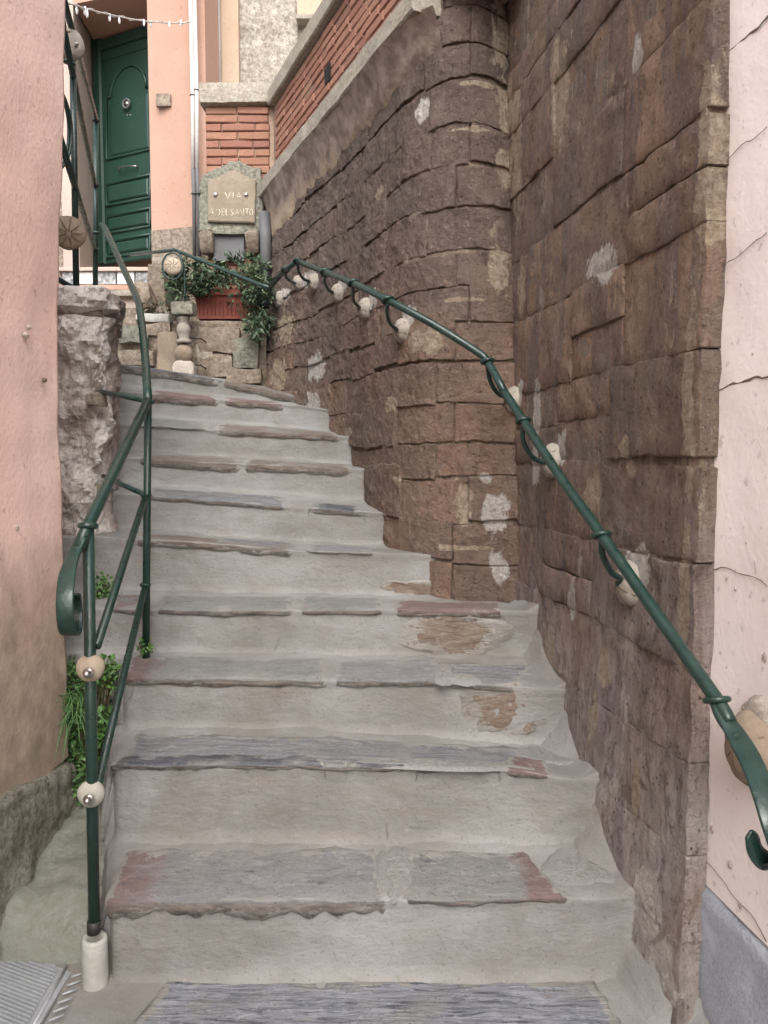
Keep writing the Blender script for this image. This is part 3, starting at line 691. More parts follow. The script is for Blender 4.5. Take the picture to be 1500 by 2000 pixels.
# where old lime render still clings to the stones, and the mortar dabs behind the carved bosses
CREAM = []; WHITE = []
for (W, px, py, ru, rv_, g) in [
        (NEAR, 1095, 170, .055, .16, 0), (NEAR, 1178, 512, .075, .05, 1), (NEAR, 1242, 115, .022, .05, 1), (NEAR, 1048, 800, .03, .10, 1), (NEAR, 1045, 900, .03, .08, 1),
        (NEAR, 1378, 260, .016, .16, 0), (NEAR, 1350, 720, .014, .2, 0), (NEAR, 1222, 880, .022, .03, 0), (NEAR, 1230, 915, .018, .03, 0), (NEAR, 1155, 965, .05, .05, 0),
        (NEAR, 1340, 1150, .012, .16, 0), (NEAR, 1265, 1770, .05, .09, 1), (NEAR, 1290, 1890, .04, .07, 1), (NEAR, 1075, 1290, .04, .12, 0), (NEAR, 1012, 300, .05, .25, 0), (NEAR, 1350, 860, .012, .12, 0),
        (NEAR, 1018, 560, .03, .1, 0), (NEAR, 1370, 430, .014, .07, 0), (NEAR, 1160, 1400, .02, .07, 0), (NEAR, 1180, 1300, .03, .05, 0), (NEAR, 1240, 1540, .012, .07, 0), (NEAR, 1120, 1180, .02, .06, 1),
        (FAR, 835, 665, .06, .045, 0), (FAR, 965, 1005, .055, .07, 1), (FAR, 952, 938, .03, .024, 1), (FAR, 618, 720, .09, .07, 1),
        (FAR, 612, 790, .08, .06, 1), (FAR, 768, 790, .04, .03, 0), (FAR, 975, 1110, .03, .06, 1), (FAR, 905, 985, .02, .07, 0), (FAR, 898, 1070, .09, .012, 0), (FAR, 785, 935, .06, .012, 0),
        (FAR, 978, 70, .02, .12, 0), (FAR, 985, 330, .014, .07, 0), (FAR, 978, 525, .022, .09, 0), (FAR, 986, 210, .014, .1, 0), (FAR, 940, 165, .05, .010, 0), (FAR, 930, 252, .07, .009, 0), (FAR, 900, 585, .06, .008, 0),
        (FAR, 680, 845, .05, .02, 0), (FAR, 820, 215, .012, .04, 1), (FAR, 560, 640, .16, .09, 0), (FAR, 545, 735, .14, .08, 0), (FAR, 700, 580, .04, .05, 0), (FAR, 742, 380, .03, .03, 0),
        (NEAR, 1250, 1112, .042, .062, 1), (NEAR, 1095, 880, .035, .055, 1), (NEAR, 1015, 765, .03, .05, 1), (FAR, 797, 620, .03, .04, 1), (FAR, 728, 585, .04, .04, 1), (FAR, 668, 560, .05, .04, 1), (FAR, 600, 545, .12, .035, 1), (FAR, 553, 578, .1, .04, 1)]:
    s_, z_ = W.locate(px, py); p_ = W.pos(s_, z_, 0); nn_ = W.plan(s_, z_)[1]; tx, ty = abs(nn_.y), abs(nn_.x)
    (WHITE if g else CREAM).append((tuple(p_), (max(ru * tx + .05 * ty, .012) * 1.2, max(ru * ty + .05 * tx, .012) * 1.2, rv_ * 1.15)))
M['brown'] = m_brown('brown_sandstone', creamth=.7, streak=.5, crust=.75)
M['pier'] = m_brown('brown_pier_stone', base=(.19, .125, .09), hi=(.345, .24, .172), streak=1.3, grey=.9, creamth=.61)
M['mortar'] = m_brown('old_mortar', base=(.19, .145, .115), hi=(.33, .27, .215), purple=(.15, .12, .11), streak=.3, creamth=.54, pit=.4)
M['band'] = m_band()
def stone(W, s0, s1, z0, z1, parent, m, seed, gap=.003, off=.0, amp=.010, cell=.036, depth=.05, rim=.006, wav=0, smooth=True):
    nx = max(4, int((s1 - s0) / cell) + 2); ny = max(3, int((z1 - z0) / cell) + 2); rows = []
    for j in range(ny + 1):
        row = []
        for i in range(nx + 1):
            # boundary cells are narrow to round the arris
            def pp(i, n): 
                if i == 0: return 0
                if i == n: return 1
                return .022 + .956 * (i - 1) / (n - 2)
            e = pp(i, nx); f = pp(j, ny)
            gs = gap * (1 if not smooth else .15); s = s0 + gs + (s1 - s0 - 2 * gs) * e; z = z0 + gap + (z1 - z0 - 2 * gap) * f
            z += wav * noise.noise(Vector((s * 2.5, (z0 + (z1 - z0) * round(f)) * 3, 7)))
            q = Vector((s * 1.0, z, seed))
            edge = (i in (0, nx)) or (j in (0, ny))
            s += .006 * fbm((s, z, seed), 26, 1, 4); z += .006 * fbm((s, z, seed), 26, 2, 4)
            o_ = off + amp * (.35 * fbm((s, z, 0), 4, 3, 3) + .45 * fbm((s, z * 1.3, seed * .37), 14, seed, 3) + .45 * abs(fbm((s, z * 1.6, seed), 34, seed, 3))) - (rim if edge else 0)
            row.append(W.pos(s, z, o_))
        rows.append(row)
    mb = MB(); mb.grid([[p for p in r_] for r_ in rows])
    ring = rows[0] + [r[-1] for r in rows[1:]] + rows[-1][::-1][1:] + [r[0] for r in rows[::-1][1:-1]]
    nn = W.plan((s0 + s1) / 2, (z0 + z1) / 2)[1]
    mb.grid([ring, [p - nn * depth for p in ring]], close_u=True)
    return mb.build('stone', M[m], parent, smooth=smooth)
random.seed(4)
# near pier
pier = thing('stone_pier', (.6, 2.3, 0), 'tall brown ashlar wall section with streaked render beside the lower steps', 'wall')
zs = [0, .2, .41, .62, .83, 1.06, 1.29, 1.53, 1.80, 2.03, 2.26, 2.5, 2.75, 3.0, 3.3, 3.6]
def backing(W, s0, s1, z0, z1, off, m, parent, name='mortar_core', th=.25, amp=.005, cell=.05):
    mb = MB(); rows = []; ns = int((s1 - s0) / cell) + 1; nn_ = int((z1 - z0) / cell) + 1
    for j in range(nn_ + 1):
        z = z0 + (z1 - z0) * j / nn_; row = []
        for i in range(ns + 1):
            s = s0 + (s1 - s0) * i / ns; row.append(W.pos(s, z, off + amp * fbm((s, z, 3), 11, 2, 4)))
        rows.append(row)
    rows = [[W.pos(s0 + (s1 - s0) * i / ns, z0, -th) for i in range(ns + 1)]] + rows + [[W.pos(s0 + (s1 - s0) * i / ns, z1, -th) for i in range(ns + 1)]]
    mb.grid(rows)
    for c in (0, -1):
        col = [r[c] for r in rows[1:-1]]; s = s0 if c == 0 else s1
        mb.grid([col, [W.pos(s, p.z, -th) for p in col]])
    return mb.build(name, M[m], parent)
backing(NEAR, .012, NEAR.L + .0, -.05, 3.6, -.004, 'mortar', pier, cell=.035)
for r_, (a, b) in enumerate(zip(zs, zs[1:])):
    cuts = [0.0]
    if b < .7: cuts += [.62 + random.uniform(-.15, .1)]
    else:
        x = random.choice((.28, .42, .5, .33)) + random.uniform(-.05, .05)
        while x < NEAR.L - .2: cuts.append(x); x += random.uniform(.32, .5)
    cuts.append(NEAR.L - .005)
    for a_, b_ in zip(cuts, cuts[1:]):
        zj = random.uniform(-.014, .014) if b > .9 else 0
        split = random.random() < .3 and b > .9
        if split: stone(NEAR, a_, b_, a + (b - a) * .52 + zj, b + random.uniform(-.006, .01), pier, 'pier', random.random() * 50, gap=.0022, amp=.013, rim=.0022, wav=.014, off=random.uniform(-.006, .005))
        st = stone(NEAR, a_, b_, a + random.uniform(-.008, .008) * (b > .9), (a + (b - a) * .52 if split else b) + zj, pier, 'pier', random.random() * 50, gap=.0022 if b > .9 else .0004, amp=.013, rim=.0022 if b > .9 else .0005, wav=.014, off=random.uniform(-.006, .006) if b > .9 else 0)
# far retaining wall
rw = thing('retaining_wall', (-.1, 3.5, .8), 'curved brown rubble retaining wall under a concrete ledge, behind the upper handrail', 'wall')
backing(FAR, 0, FAR.L, .6, 2.9, -.010, 'mortar', rw, amp=.005, cell=.028)
CORNER = .50
backing(FAR, 0, CORNER - .05, 2.9, 3.6, -.009, 'mortar', rw, cell=.06)
z = .74; cz = [z]
while z < 3.5:
    z += random.uniform(.115, .175); cz.append(z)
for a, b in zip(cz, cz[1:]):
    top = 2.84 - .2 * max(0, s - .6) / 2.0 if False else 2.80; s = 0.0; first = True
    lim = FAR.L if a < top - .05 else CORNER
    while s < lim - .03:
        ln = random.uniform(.18, .42) if s > .3 else random.choice((.26, .2, .34, .42))
        e = min(s + ln, lim)
        if lim - e < .09: e = lim
        bb = min(b, top) if lim == FAR.L and s >= CORNER else b
        rough = 1 + max(0, (s - .5)) * .5
        tall = random.random() < .10 and bb < top - .2
        stone(FAR, s, e, a + random.uniform(-.010, .007), bb + random.uniform(-.008, .010) + (.05 if tall else 0), rw, 'brown', random.random() * 50, gap=.0045, amp=.011 * rough, off=random.uniform(-.005, .007), wav=.02, rim=.003, cell=.02, smooth=False)
        s = e
# plaster band and ledge above the rubble
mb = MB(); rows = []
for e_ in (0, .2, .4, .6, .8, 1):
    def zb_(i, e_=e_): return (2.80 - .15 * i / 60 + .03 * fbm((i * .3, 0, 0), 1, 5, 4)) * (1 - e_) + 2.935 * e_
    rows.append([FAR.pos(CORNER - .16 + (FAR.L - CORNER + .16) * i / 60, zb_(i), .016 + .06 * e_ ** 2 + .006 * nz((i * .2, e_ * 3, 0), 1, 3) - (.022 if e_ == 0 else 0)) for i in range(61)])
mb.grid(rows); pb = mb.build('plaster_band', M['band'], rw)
def strip_box(W, s0, s1, z0, z1, o0, o1, n, m, name, parent, amp=.003, rnd=.008, seed=0):
    """ledge of rectangular section following the wall"""
    mb = MB(); rows = []
    sec = [(o0, z0), (o1 - rnd, z0), (o1, z0 + rnd), (o1, (z0 + z1) / 2), (o1, z1 - rnd), (o1 - rnd, z1), (o0, z1)]
    for i in range(n + 1):
        s = s0 + (s1 - s0) * i / n
        rows.append([(lambda p: p + Vector((nz(p, 8, seed), nz(p, 8, seed + 2), nz(p, 8, seed + 4))) * amp)(W.pos(s, z, o)) for o, z in sec])
    mb.grid(rows, close_u=True); mb.add(rows[0], [tuple(range(7))]); mb.add(rows[-1], [tuple(range(7))])
    return mb.build(name, M[m], parent, smooth=False)
class Top:                                  # straight plan of ledge and parapet
    def pos(w, s, z, off=0):
        a = Vector((.30, 2.80, 0)); b = Vector((-.70, 5.12, 0)); d = (b - a).normalized()
        nn = Vector((-d.y, d.x, 0)); q = a + d * s + nn * off; return Vector((q.x, q.y, z))
TOP = Top(); TL = 2.52
strip_box(TOP, .24, TL, 2.93, 3.02, -.2, .11, 70, 'concrete', 'ledge', rw, .006)

# brick parapet above the ledge
def brick_variants():
    out = []
    for q in range(6):
        mb = MB(); random.seed(90 + q); l, w_, h_ = .5, .5, .5
        def jv(x, y, z): return Vector((x + random.uniform(-.012, .012), y + random.uniform(-.02, .02), z + random.uniform(-.05, .05)))
        A = [jv(x, -.5, z) for x, z in ((-.47, -.38), (0, -.40), (.47, -.38), (.47, .38), (0, .4), (-.47, .38))]
        B = [jv(x, -.38, z) for x, z in ((-.5, -.5), (0, -.5), (.5, -.5), (.5, .5), (0, .5), (-.5, .5))]
        D_ = [(x, .5, z) for x, z in ((-.5, -.5), (0, -.5), (.5, -.5), (.5, .5), (0, .5), (-.5, .5))]
        mb.grid([A, B, D_], close_u=True); mb.add(A, [(0, 1, 4, 5), (1, 2, 3, 4)])
        me = mb.mesh('brick', smooth=False); me.materials.append(M['brick']); out.append(me)
    return out
BV = brick_variants()
def lay_bricks(posfn, ang, s0, s1, z0, z1, parent, course=.052, ln=.215, jz=.002):
    z = z0; r_ = 0
    while z + course <= z1 + .012:
        s = s0 - (ln / 2 if r_ % 2 else 0) - random.uniform(0, .03)
        while s < s1:
            l = ln * random.choice((1, 1, 1, .5, .9)); a = max(s, s0); b = min(s + l, s1)
            if b - a > .03:
                o = link('brick', random.choice(BV), parent)
                c = posfn((a + b) / 2, z + course / 2, random.uniform(-.004, .003))
                o.matrix_parent_inverse = Matrix.Identity(4)
                o.location = c - parent.location; o.rotation_euler = (random.uniform(-.02, .02), random.uniform(-.015, .015), ang)
                o.scale = (b - a - .006, .06, course - .006)
            s += l
        z += course; r_ += 1
random.seed(11)
bp = thing('brick_parapet', (-.2, 4.0, 3.0), 'long red brick parapet with grey coping above the curved brown wall', 'wall')
mb = MB(); 
for s0, s1 in ((0, TL),):
    a, b, c, d = TOP.pos(s0, 0, .0), TOP.pos(s1, 0, .0), TOP.pos(s1, 0, -.25), TOP.pos(s0, 0, -.25)
    prism(mb, [a, b, c, d], 3.0, 3.50)
mb.build('mortar_core', M['bmortar_dark'], bp, smooth=False)
dirT = (Vector((-.70, 5.12)) - Vector((.30, 2.80))).normalized()
lay_bricks(lambda s, z, o: TOP.pos(s, z, o - .022), math.atan2(dirT.y, dirT.x) + math.pi, 0.0, TL - .05, 3.022, 3.50, bp, .047, .2)
strip_box(TOP, -.02, TL - .02, 3.502, 3.60, -.3, .045, 40, 'concrete', 'coping', bp, .004)
strip_box(TOP, 1.42, 1.50, 3.20, 3.29, -.02, .014, 2, 'doordark', 'weep_hole', bp, .01)

# brick pier with coping that closes the wall and carries the sign
bq = thing('brick_pier', tuple(at(463, 600, 5.15)), 'short orange brick pier with concrete coping holding the street sign', 'wall')
PX0, PX1 = at(401, 280, 5.12).x, at(527, 280, 5.12).x
zc0, zc1 = at(463, 207, 5.12).z, at(463, 166, 5.12).z
mb = MB(); box(mb, (PX0 + .008, 5.135, 1.9), (PX1 + .1, 5.6, zc0)); mb.build('mortar_core', M['bmortar'], bq, smooth=False)
lay_bricks(lambda s, z, o: Vector((s, 5.15 - o, z)), 0, PX0, PX1, zc0 - .052 * 22, zc0 - .004, bq)
mb = MB(); rockbox(mb, (PX0 - .03, 5.07, zc0), (PX1 + .03, 5.65, zc1), .05, .006, 3, .02); mb.build('coping', M['concrete'], bq)

def BLX(y): return .683 + .055 + (1.70 - y) * .15
# rubble fillet where the steps meet the wall
fl = thing('mortar_fillet', (.6, 2.2, 0), 'rough grey mortar and rubble skirt where the right wall meets the steps', 'kerb')
prof = [(1.2, 0.0)]
mid_ = [(1.2, .0), (1.60, .01)]
for k in range(1, 5):
    px_ = NOSE[k][-1][0]; b_, n_ = base(k, px_), nose(k, px_)
    prof += [(n_.y, max(b_.z, 0)), (n_.y, n_.z)]; mid_.append((n_.y, (b_.z + n_.z) / 2 + .03))
b_ = base(5, 1045); prof.append((2.92, b_.z)); mid_.append((2.92, b_.z + .02))
def lin(T, y):
    for (a, u_), (b, v_) in zip(T, T[1:]):
        if y <= b: return u_ + (v_ - u_) * (y - a) / (b - a)
    return T[-1][1]
mb = MB(); rows = []
for (ya, za), (yb, zb) in zip(prof, prof[1:]):
    m_ = max(2, int((abs(yb - ya) + abs(zb - za)) / .012))
    for q in range(m_):
        y = ya + (yb - ya) * q / m_; z = za + (zb - za) * q / m_
        wx = (NEAR.pos(min(NEAR.L, (y - 1.70) * 1.02), z).x + .02) if y > 1.70 else BLX(y)
        top = max(z + .012, lin(mid_, y)) + .018 * (1 + nz((y, z, 0), 9, 3)); w_ = .10 + .03 * nz((y, 0, 0), 5, 2); row = []
        for j in range(8):
            t = j / 7; p = Vector((wx - w_ * (1 - t), y + .025 * (1 - t) ** 2, z - .014 + (top - z + .014) * t ** 1.7))
            p += Vector((0, -.004, .004)) * fbm(p, 14, 6, 4); row.append(p)
        rows.append(row)
mb.grid(rows); mb.build('mortar_skirt', M['cement'], fl)

# terraces behind the retaining walls (ground that the walls hold)
mb = MB(); prism(mb, [TOP.pos(0.15, 0, -.28), TOP.pos(TL, 0, -.28), (-.6, 6.6, 0), (5, 6.6, 0), (5, 3.0, 0)], 0, 3.1)
t_ = struct(mb.build('terrace_ground', M['concrete'], smooth=False)); t_['label'] = 'raised terrace ground behind the brick parapet'

# ------------------------------------------------------------------ right blush building
bb = thing('blush_building', (1.0, 0, 0), 'pale blush plastered building edge with cracks and blue grey base at right', 'building')
def BL(y, off=0): return .683 + .045 + (1.70 - y) * .15 + off
mb = MB(); rows = []
for j in range(60):
    z = .335 + (3.5 - .335) * j / 59; row = []
    for i in range(50):
        y = 1.735 - (1.735 + 4) * (i / 49) ** 1.8; p = Vector((BL(y), y, z)); p.x += .010 * fbm(p, 2.2, 4, 3) + .002 * nz(p, 12)
        row.append(p)
    rows.append(row)
mb.grid(rows); mb.build('plaster_wall', M['blush'], bb)
mb = MB(); prism(mb, [(BL(-4) + .03, -4), (BL(1.735) + .03, 1.735), (5, 3.0), (5, -4)], 0, 3.5); mb.build('building_core', M['blush'], bb, smooth=False)
mb = MB(); rows = []
for j in range(16):
    z = -.03 + (.34 + .03) * j / 15; row = []
    for i in range(50):
        y = 1.735 - (1.735 + 4) * (i / 49) ** 1.8; p = Vector((BL(y, -.008), y, z)); p.x += .006 * fbm(p, 7, 4, 3)
        if j == 15: p.x += .02; p.z += .006 * fbm(p, 6, 2, 4)
        row.append(p)
    rows.append(row)
mb.grid(rows); mb.build('painted_base', M['bluegrey'], bb)
# plaster cracks and chips
def BLmap(y, z, off): return Vector((BL(y) - off, y, z))
def crack(pts, w=.0022):
    mb = MB(); P = [at(px, py, D) for px, py, D in pts]; Q = []
    for p in catmull(P, 6):
        x = BL(p.y) - .0016; Q.append(Vector((x, p.y + .006 * nz(p, 40), p.z + .008 * nz(p, 30, 2))))
    rows = []
    for i, p in enumerate(Q):
        d = (Q[min(i + 1, len(Q) - 1)] - Q[max(0, i - 1)]).normalized(); u = Vector((1, 0, 0)).cross(d).normalized()
        ww = w * (1 + .8 * nz(p, 60)); rows.append([p - u * ww, p + Vector((-.0012, 0, 0)), p + u * ww])
    mb.grid(rows); mb.build('crack', M['groove'], bb)
def lat(px, py):
    # where the ray through a pixel meets the blush wall
    cx = (px - 750) / F; cy = (1000 - py) / F; y_ = _c + cy * _s
    k = (BL(0)) / (cx / y_ + .15); return k
for pts in ([(1396, 132), (1420, 105), (1450, 80), (1500, 35), (1560, -30)], [(1380, 772), (1420, 755), (1450, 745), (1500, 735), (1560, 728)], [(1375, 1110), (1430, 1112), (1500, 1140)],
            [(1356, 1660), (1400, 1700), (1430, 1745), (1470, 1790), (1500, 1840)], [(1392, 545), (1440, 500), (1500, 450)], [(1396, 330), (1450, 285), (1500, 250)]):
    crack([(a, b, lat(a, b)) for a, b in pts], .0022 if pts[0][1] in (132, 772) else .0009)
random.seed(5)
for q, (px, py, r_) in enumerate([(1493, 1285, .009), (1430, 1500, .003), (1390, 1620, .006), (1458, 1060, .002), (1436, 1150, .003), (1425, 1690, .006), (1470, 690, .002), (1400, 1420, .003), (1385, 1400, .002), (1445, 1770, .005), (1440, 70, .002), (1410, 95, .003), (1420, 1130, .002), (1385, 1105, .003)]):
    D = lat(px, py); p = at(px, py, D)
    patch(BLmap, D, p.z, r_ * 1.1, r_ * 1.3, 'chip', bb, 'plaster_chip', q + 2, .0015, 0, 14, 3, .6, edge=-.001)

# ------------------------------------------------------------------ left pink building
lb = thing('pink_building', (-1.5, 0, 0), 'old pink plastered building corner stained brown at its foot', 'building')
def LW(y): return -1.0 + .004 * math.sin(y * 3)
mb = MB(); rows = []
for j in range(90):
    z = .36 + (3.4 - .36) * (j / 89) ** 1.3; row = [Vector((-3, 2.42, z))]
    for i in range(46):
        y = 2.415 - (2.415 + 4) * (i / 45) ** 2; p = Vector((LW(y) + .035 * max(0, z - 1.3), y, z)); p.x += .012 * fbm(p, 2.4, 8, 3) + .003 * nz(p, 9) - (.008 if i == 0 else 0); p.y += .004 * nz(p, 15) if i < 2 else 0
        row.append(p)
    rows.append(row)
mb.grid(rows); mb.build('plaster_wall', M['pink'], lb)
mb = MB(); box(mb, (-5, -4, 0), (-1.06, 2.36, 3.4)); mb.build('building_core', M['pink'], lb, smooth=False)
mb = MB(); rows = []
for j in range(26):
    z = -.03 + .53 * j / 25; row = [Vector((-3, 2.44, z))]
    for i in range(70):
        y = 2.425 - (2.425 + 4) * (i / 69) ** 2.0; e = .37 + .16 * (2.42 - max(y, 1.6)) + .03 * nz((0, y, 0), 2, 4)
        zz = -.03 + (e + .03) * j / 25; p = Vector((LW(y) + .012 + .01 * (1 - j / 25), y, zz)); p.x += .018 * fbm(p, 14, 8, 5)
        if j == 25: p.x -= .04
        row.append(p)
    rows.append(row)
mb.grid(rows); mb.build('roughcast_base', M['plinth'], lb)
# chip of dark damage on the pink wall
def LWmap(y, z, off): return Vector((LW(y) + off + .004 + .035 * max(0, z - 1.3), y, z))
for q, (px, py, r_, m_) in enumerate([(78, 742, .010, 'groove'), (40, 655, .012, 'salmon_pale'), (45, 640, .008, 'salmon_pale'), (100, 60, .008, 'salmon_pale'), (30, 1030, .010, 'salmon_pale')]):
    cx = (px - 750) / F; cy = (1000 - py) / F; D = -1.0 / cx * (_c + cy * _s); p = at(px, py, D)
    patch(LWmap, D, p.z, r_, r_ * .8, m_, lb, 'plaster_chip', q, .004, .002, 16, 3, .7)

# mossy wedge stone, soil bank, metal ramp plate, rail sleeve
ws = MB(); rows = []
for j in range(22):
    t = j / 21; row = []
    for i in range(22):
        e = i / 21
        y = 1.90 + .58 * t; xl_ = -1.03; xr_ = -.675 - .14 * t; x = xl_ + (xr_ - xl_) * e
        zt = .02 + .11 * min(1, max(0, t / .16)) ** .6 + .10 * max(0, (t - .3)) + .02 * e
        ed = min(i, 21 - i) / 3; p = Vector((x, y, zt * min(1, .0 + .75 + ed * .25)))
        if j == 0: p.z = -.03
        p += Vector((0, fbm(p, 8, 2, 4) * .014, fbm(p, 10, 5, 5) * .022)); row.append(p)
    rows.append(row)
ws.grid(rows); ws.grid([[r[-1] for r in rows], [Vector((r[-1].x, r[-1].y, -.03)) for r in rows]]); ws.grid([[r[0] for r in rows], [Vector((r[0].x, r[0].y, -.03)) for r in rows]])
tag(ws.build('wedge_stone', M['moss']), 'greenish mossy stone wedge between the pink wall and the first steps', 'stone')
sb = MB(); rows = []
for j in range(26):
    t = j / 25; row = []; y = 2.40 + .62 * t
    for i in range(14):
        e = i / 13; xr = at(222 if t < .6 else 160, 1300, y).x
        x = -1.5 + (xr + 1.5) * e; p = Vector((x, y, .16 + .66 * t ** .8 - .03 * e)); p.z += fbm(p, 7, 3, 4) * .03; row.append(p)
    rows.append(row)
sb.grid(rows); tag(struct(sb.build('soil_bank', M['plinth'])), 'dark earth and rubble bank under the ferns beside the steps')
mp = thing('metal_ramp', (-.85, 1.6, 0), 'light grey ribbed metal plate at the bottom left corner', 'ramp')
mb = MB(); c0, c1, c2, c3 = on_z(138, 1898, .012), on_z(0, 1842, .012), on_z(-190, 2060, .012), on_z(40, 2080, .012)
ct = Vector((-.62, 1.83, .012))
P = [on_z(0, 1850, .012), on_z(118, 1885, .012), on_z(138, 1900, .012), on_z(60, 2030, .012), on_z(-200, 2100, .012)]
mb.add(P + [p - Vector((0, 0, .01)) for p in P], [(0, 1, 2, 3, 4)] + [(i, (i + 1) % 5, 5 + (i + 1) % 5, 5 + i) for i in range(5)]); mb.build('plate', M['silver'], mp, smooth=False)
A0, A1 = on_z(112, 1898, .014), on_z(48, 2010, .014); B0 = on_z(-40, 1838, .014) - A0
B0 = Vector((-.30, .06, 0))
for i in range(17):
    a = A0.lerp(A1, i / 16 * 1.0) ; mb = MB(); b_ = a + Vector((-.26, .115, 0)); d = (A1 - A0).normalized() * .0035
    mb.add([a - d, a + d, b_ + d, b_ - d, a - d * .4 + Vector((0, 0, .004)), a + d * .4 + Vector((0, 0, .004)), b_ + d * .4 + Vector((0, 0, .004)), b_ - d * .4 + Vector((0, 0, .004))], [(4, 5, 6, 7), (0, 1, 5, 4), (1, 2, 6, 5), (2, 3, 7, 6), (3, 0, 4, 7)])
    mb.build('rib', M['silver'], mp, smooth=False)
mb = MB(); tube(mb, [on_z(130, 1888, .014), on_z(60, 2012, .014)], .004, 6); mb.build('edge_bead', M['silver'], mp)
for i in range(8):
    a = on_z(140 - i * 9, 1908 + i * 17, .0125); mb = MB(); tube(mb, [a, a + Vector((.028, .018, 0))], .0025, 6); mb.build('tread_bar', M['silver'], mp)

# ------------------------------------------------------------------ rock wall on the left of the stair
rk = thing('rock_wall', (-1.3, 3.2, .7), 'rugged grey rock wall smeared with cement under the upper railing', 'wall')
rp = [(-2.8, 2.93), (-1.8, 2.93), (-1.3, 2.93), (-1.12, 2.94), (-1.065, 2.99), (-1.075, 3.2), (-1.17, 3.5), (-1.34, 4.0), (-1.47, 4.4), (-1.52, 4.55)]
pp_ = catmull([(x, y, 0) for x, y in rp], 26); mb = MB(); rows = []
NZ = 130
for j in range(NZ + 1):
    row = []
    for i, p in enumerate(pp_):
        i0, i1 = max(0, i - 3), min(len(pp_) - 1, i + 3); d = (pp_[i1] - pp_[i0]).normalized(); nn = Vector((d.y, -d.x, 0))
        zt = 1.92 + .14 * max(0, min(1, (p.y - 2.95) / 1.3)); z = .45 + (zt - .45) * j / NZ; q = Vector((p.x, p.y, z))
        h = fbm(q, 2.6, 11, 3) * .05 + abs(fbm(Vector((q.x, q.y, q.z * .8)), 5, 5, 5)) * .065 + abs(fbm(q, 15, 8, 5)) * .030 - .055
        h *= .55 if p.y > 3.05 else 1
        if j > NZ - 8: h += .03                       # capping slab stands proud
        if NZ - 9 < j <= NZ - 7: h -= .03
        h += .03 * max(0, (1.4 - z)) * 0
        row.append(q + nn * h)
    rows.append(row)
for s_ in (.03, .08, .2, .45):
    row = []
    for i, p in enumerate(pp_):
        i0, i1 = max(0, i - 3), min(len(pp_) - 1, i + 3); d = (pp_[i1] - pp_[i0]).normalized(); nn = Vector((d.y, -d.x, 0))
        q = rows[NZ][i] - nn * s_; q.z += .012 + .01 * fbm(q, 6, 3, 3); row.append(q)
    rows.append(row)
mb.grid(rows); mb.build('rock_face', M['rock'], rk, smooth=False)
for q, (px, py, D, r_, m_) in enumerate([(186, 782, 2.93, .04, 'stonebeige'), (200, 955, 2.95, .03, 'stonebeige'), (165, 600, 2.95, .045, 'stonebeige')]):
    mb = MB(); c = at(px, py, D) + Vector((0, .015, 0)); rockbox(mb, c - Vector((r_, .02, r_ * .6)), c + Vector((r_, .02, r_ * .6)), .010, r_ * .4, q + 13, r_ * .25)
    o = mb.build('embedded_stone', M[m_], rk); tintmesh(o, lambda v: .0)
mb = MB(); prism(mb, [(-5, 3.0), (-1.2, 3.02), (-1.25, 3.4), (-1.5, 4.1), (-1.62, 4.5), (-5, 4.5)], 0, 1.9); t2 = struct(mb.build('upper_terrace', M['rock'], smooth=False)); t2['label'] = 'terrace ground behind the rock wall'

# ------------------------------------------------------------------ planter wall, landing blocks, door steps
pw = thing('planter_wall', tuple(at(380, 740, 4.9)), 'low patched stone wall at the stair head carrying the red planter', 'wall')
x0, x1 = at(225, 640, 4.88).x, at(520, 640, 4.88).x; zt = at(430, 626, 4.88).z
mb = MB(); rows = []
for j in range(30):
    z = 1.55 + (zt - 1.55) * j / 29
    rows.append([(lambda p: p + Vector((0, fbm(p, 5, 3, 5) * .035, 0)))(Vector((x0 + (x1 - x0) * i / 60, 4.885 + (.01 if j > 26 else 0), z))) for i in range(61)])
rows.append([Vector((p.x, 5.12, zt + .0)) for p in rows[-1]])
mb.grid(rows); mb.build('wall_body', M['stonebeige'], pw)
random.seed(8)
for q, (px, py, w_, h_, m_) in enumerate([(262, 655, 30, 18, 'greystone'), (310, 645, 26, 14, 'stonebeige'), (330, 690, 22, 38, 'salmon_pale'), (268, 700, 34, 16, 'stonebeige'), (300, 735, 40, 14, 'greystone'), (430, 665, 40, 26, 'stonebeige'), (480, 690, 26, 30, 'greystone'), (420, 715, 34, 24, 'stonebeige'), (300, 622, 34, 9, 'sleeve'), (475, 735, 36, 16, 'stonebeige'), (400, 690, 16, 20, 'concrete')]):
    c = at(px, py, 4.865); w2, h2 = w_ * 4.87 / F, h_ * 4.87 / F; mb = MB()
    rockbox(mb, c - Vector((w2, .03, h2)), c + Vector((w2, .05, h2)), .035, .014, q, .018); mb.build('stone', M[m_ if m_ != 'salmon_pale' else 'bosstan'], pw)
# block behind at left with slab edges and the tiled riser below the door
ds = thing('door_steps', tuple(at(240, 640, 5.5)), 'upper landing with patterned tile riser below the green door', 'steps')
def blk(pxa, pya, pxb, pyb, D, dep, m_, name, parent, amp=.008, cell=.05, rnd=.015, seed=0):
    a = at(pxa, pyb, D); b = at(pxb, pya, D); mb = MB(); rockbox(mb, (a.x, D, a.z), (b.x, D + dep, b.z), cell, amp, seed, rnd); return mb.build(name, M[m_], parent)
blk(110, 600, 330, 760, 5.2, 1.0, 'stonebeige', 'landing_block', ds, .02, seed=1)
blk(110, 566, 284, 578, 5.35, .9, 'concrete', 'tread_slab', ds, .004, seed=2, rnd=.008)
blk(110, 578, 284, 602, 5.40, .9, 'salmon_pale', 'riser', ds, .004, seed=3, rnd=.004)
blk(110, 556, 290, 566, 5.95, .5, 'salmon', 'riser_foot', ds, .003, seed=4, rnd=.004)
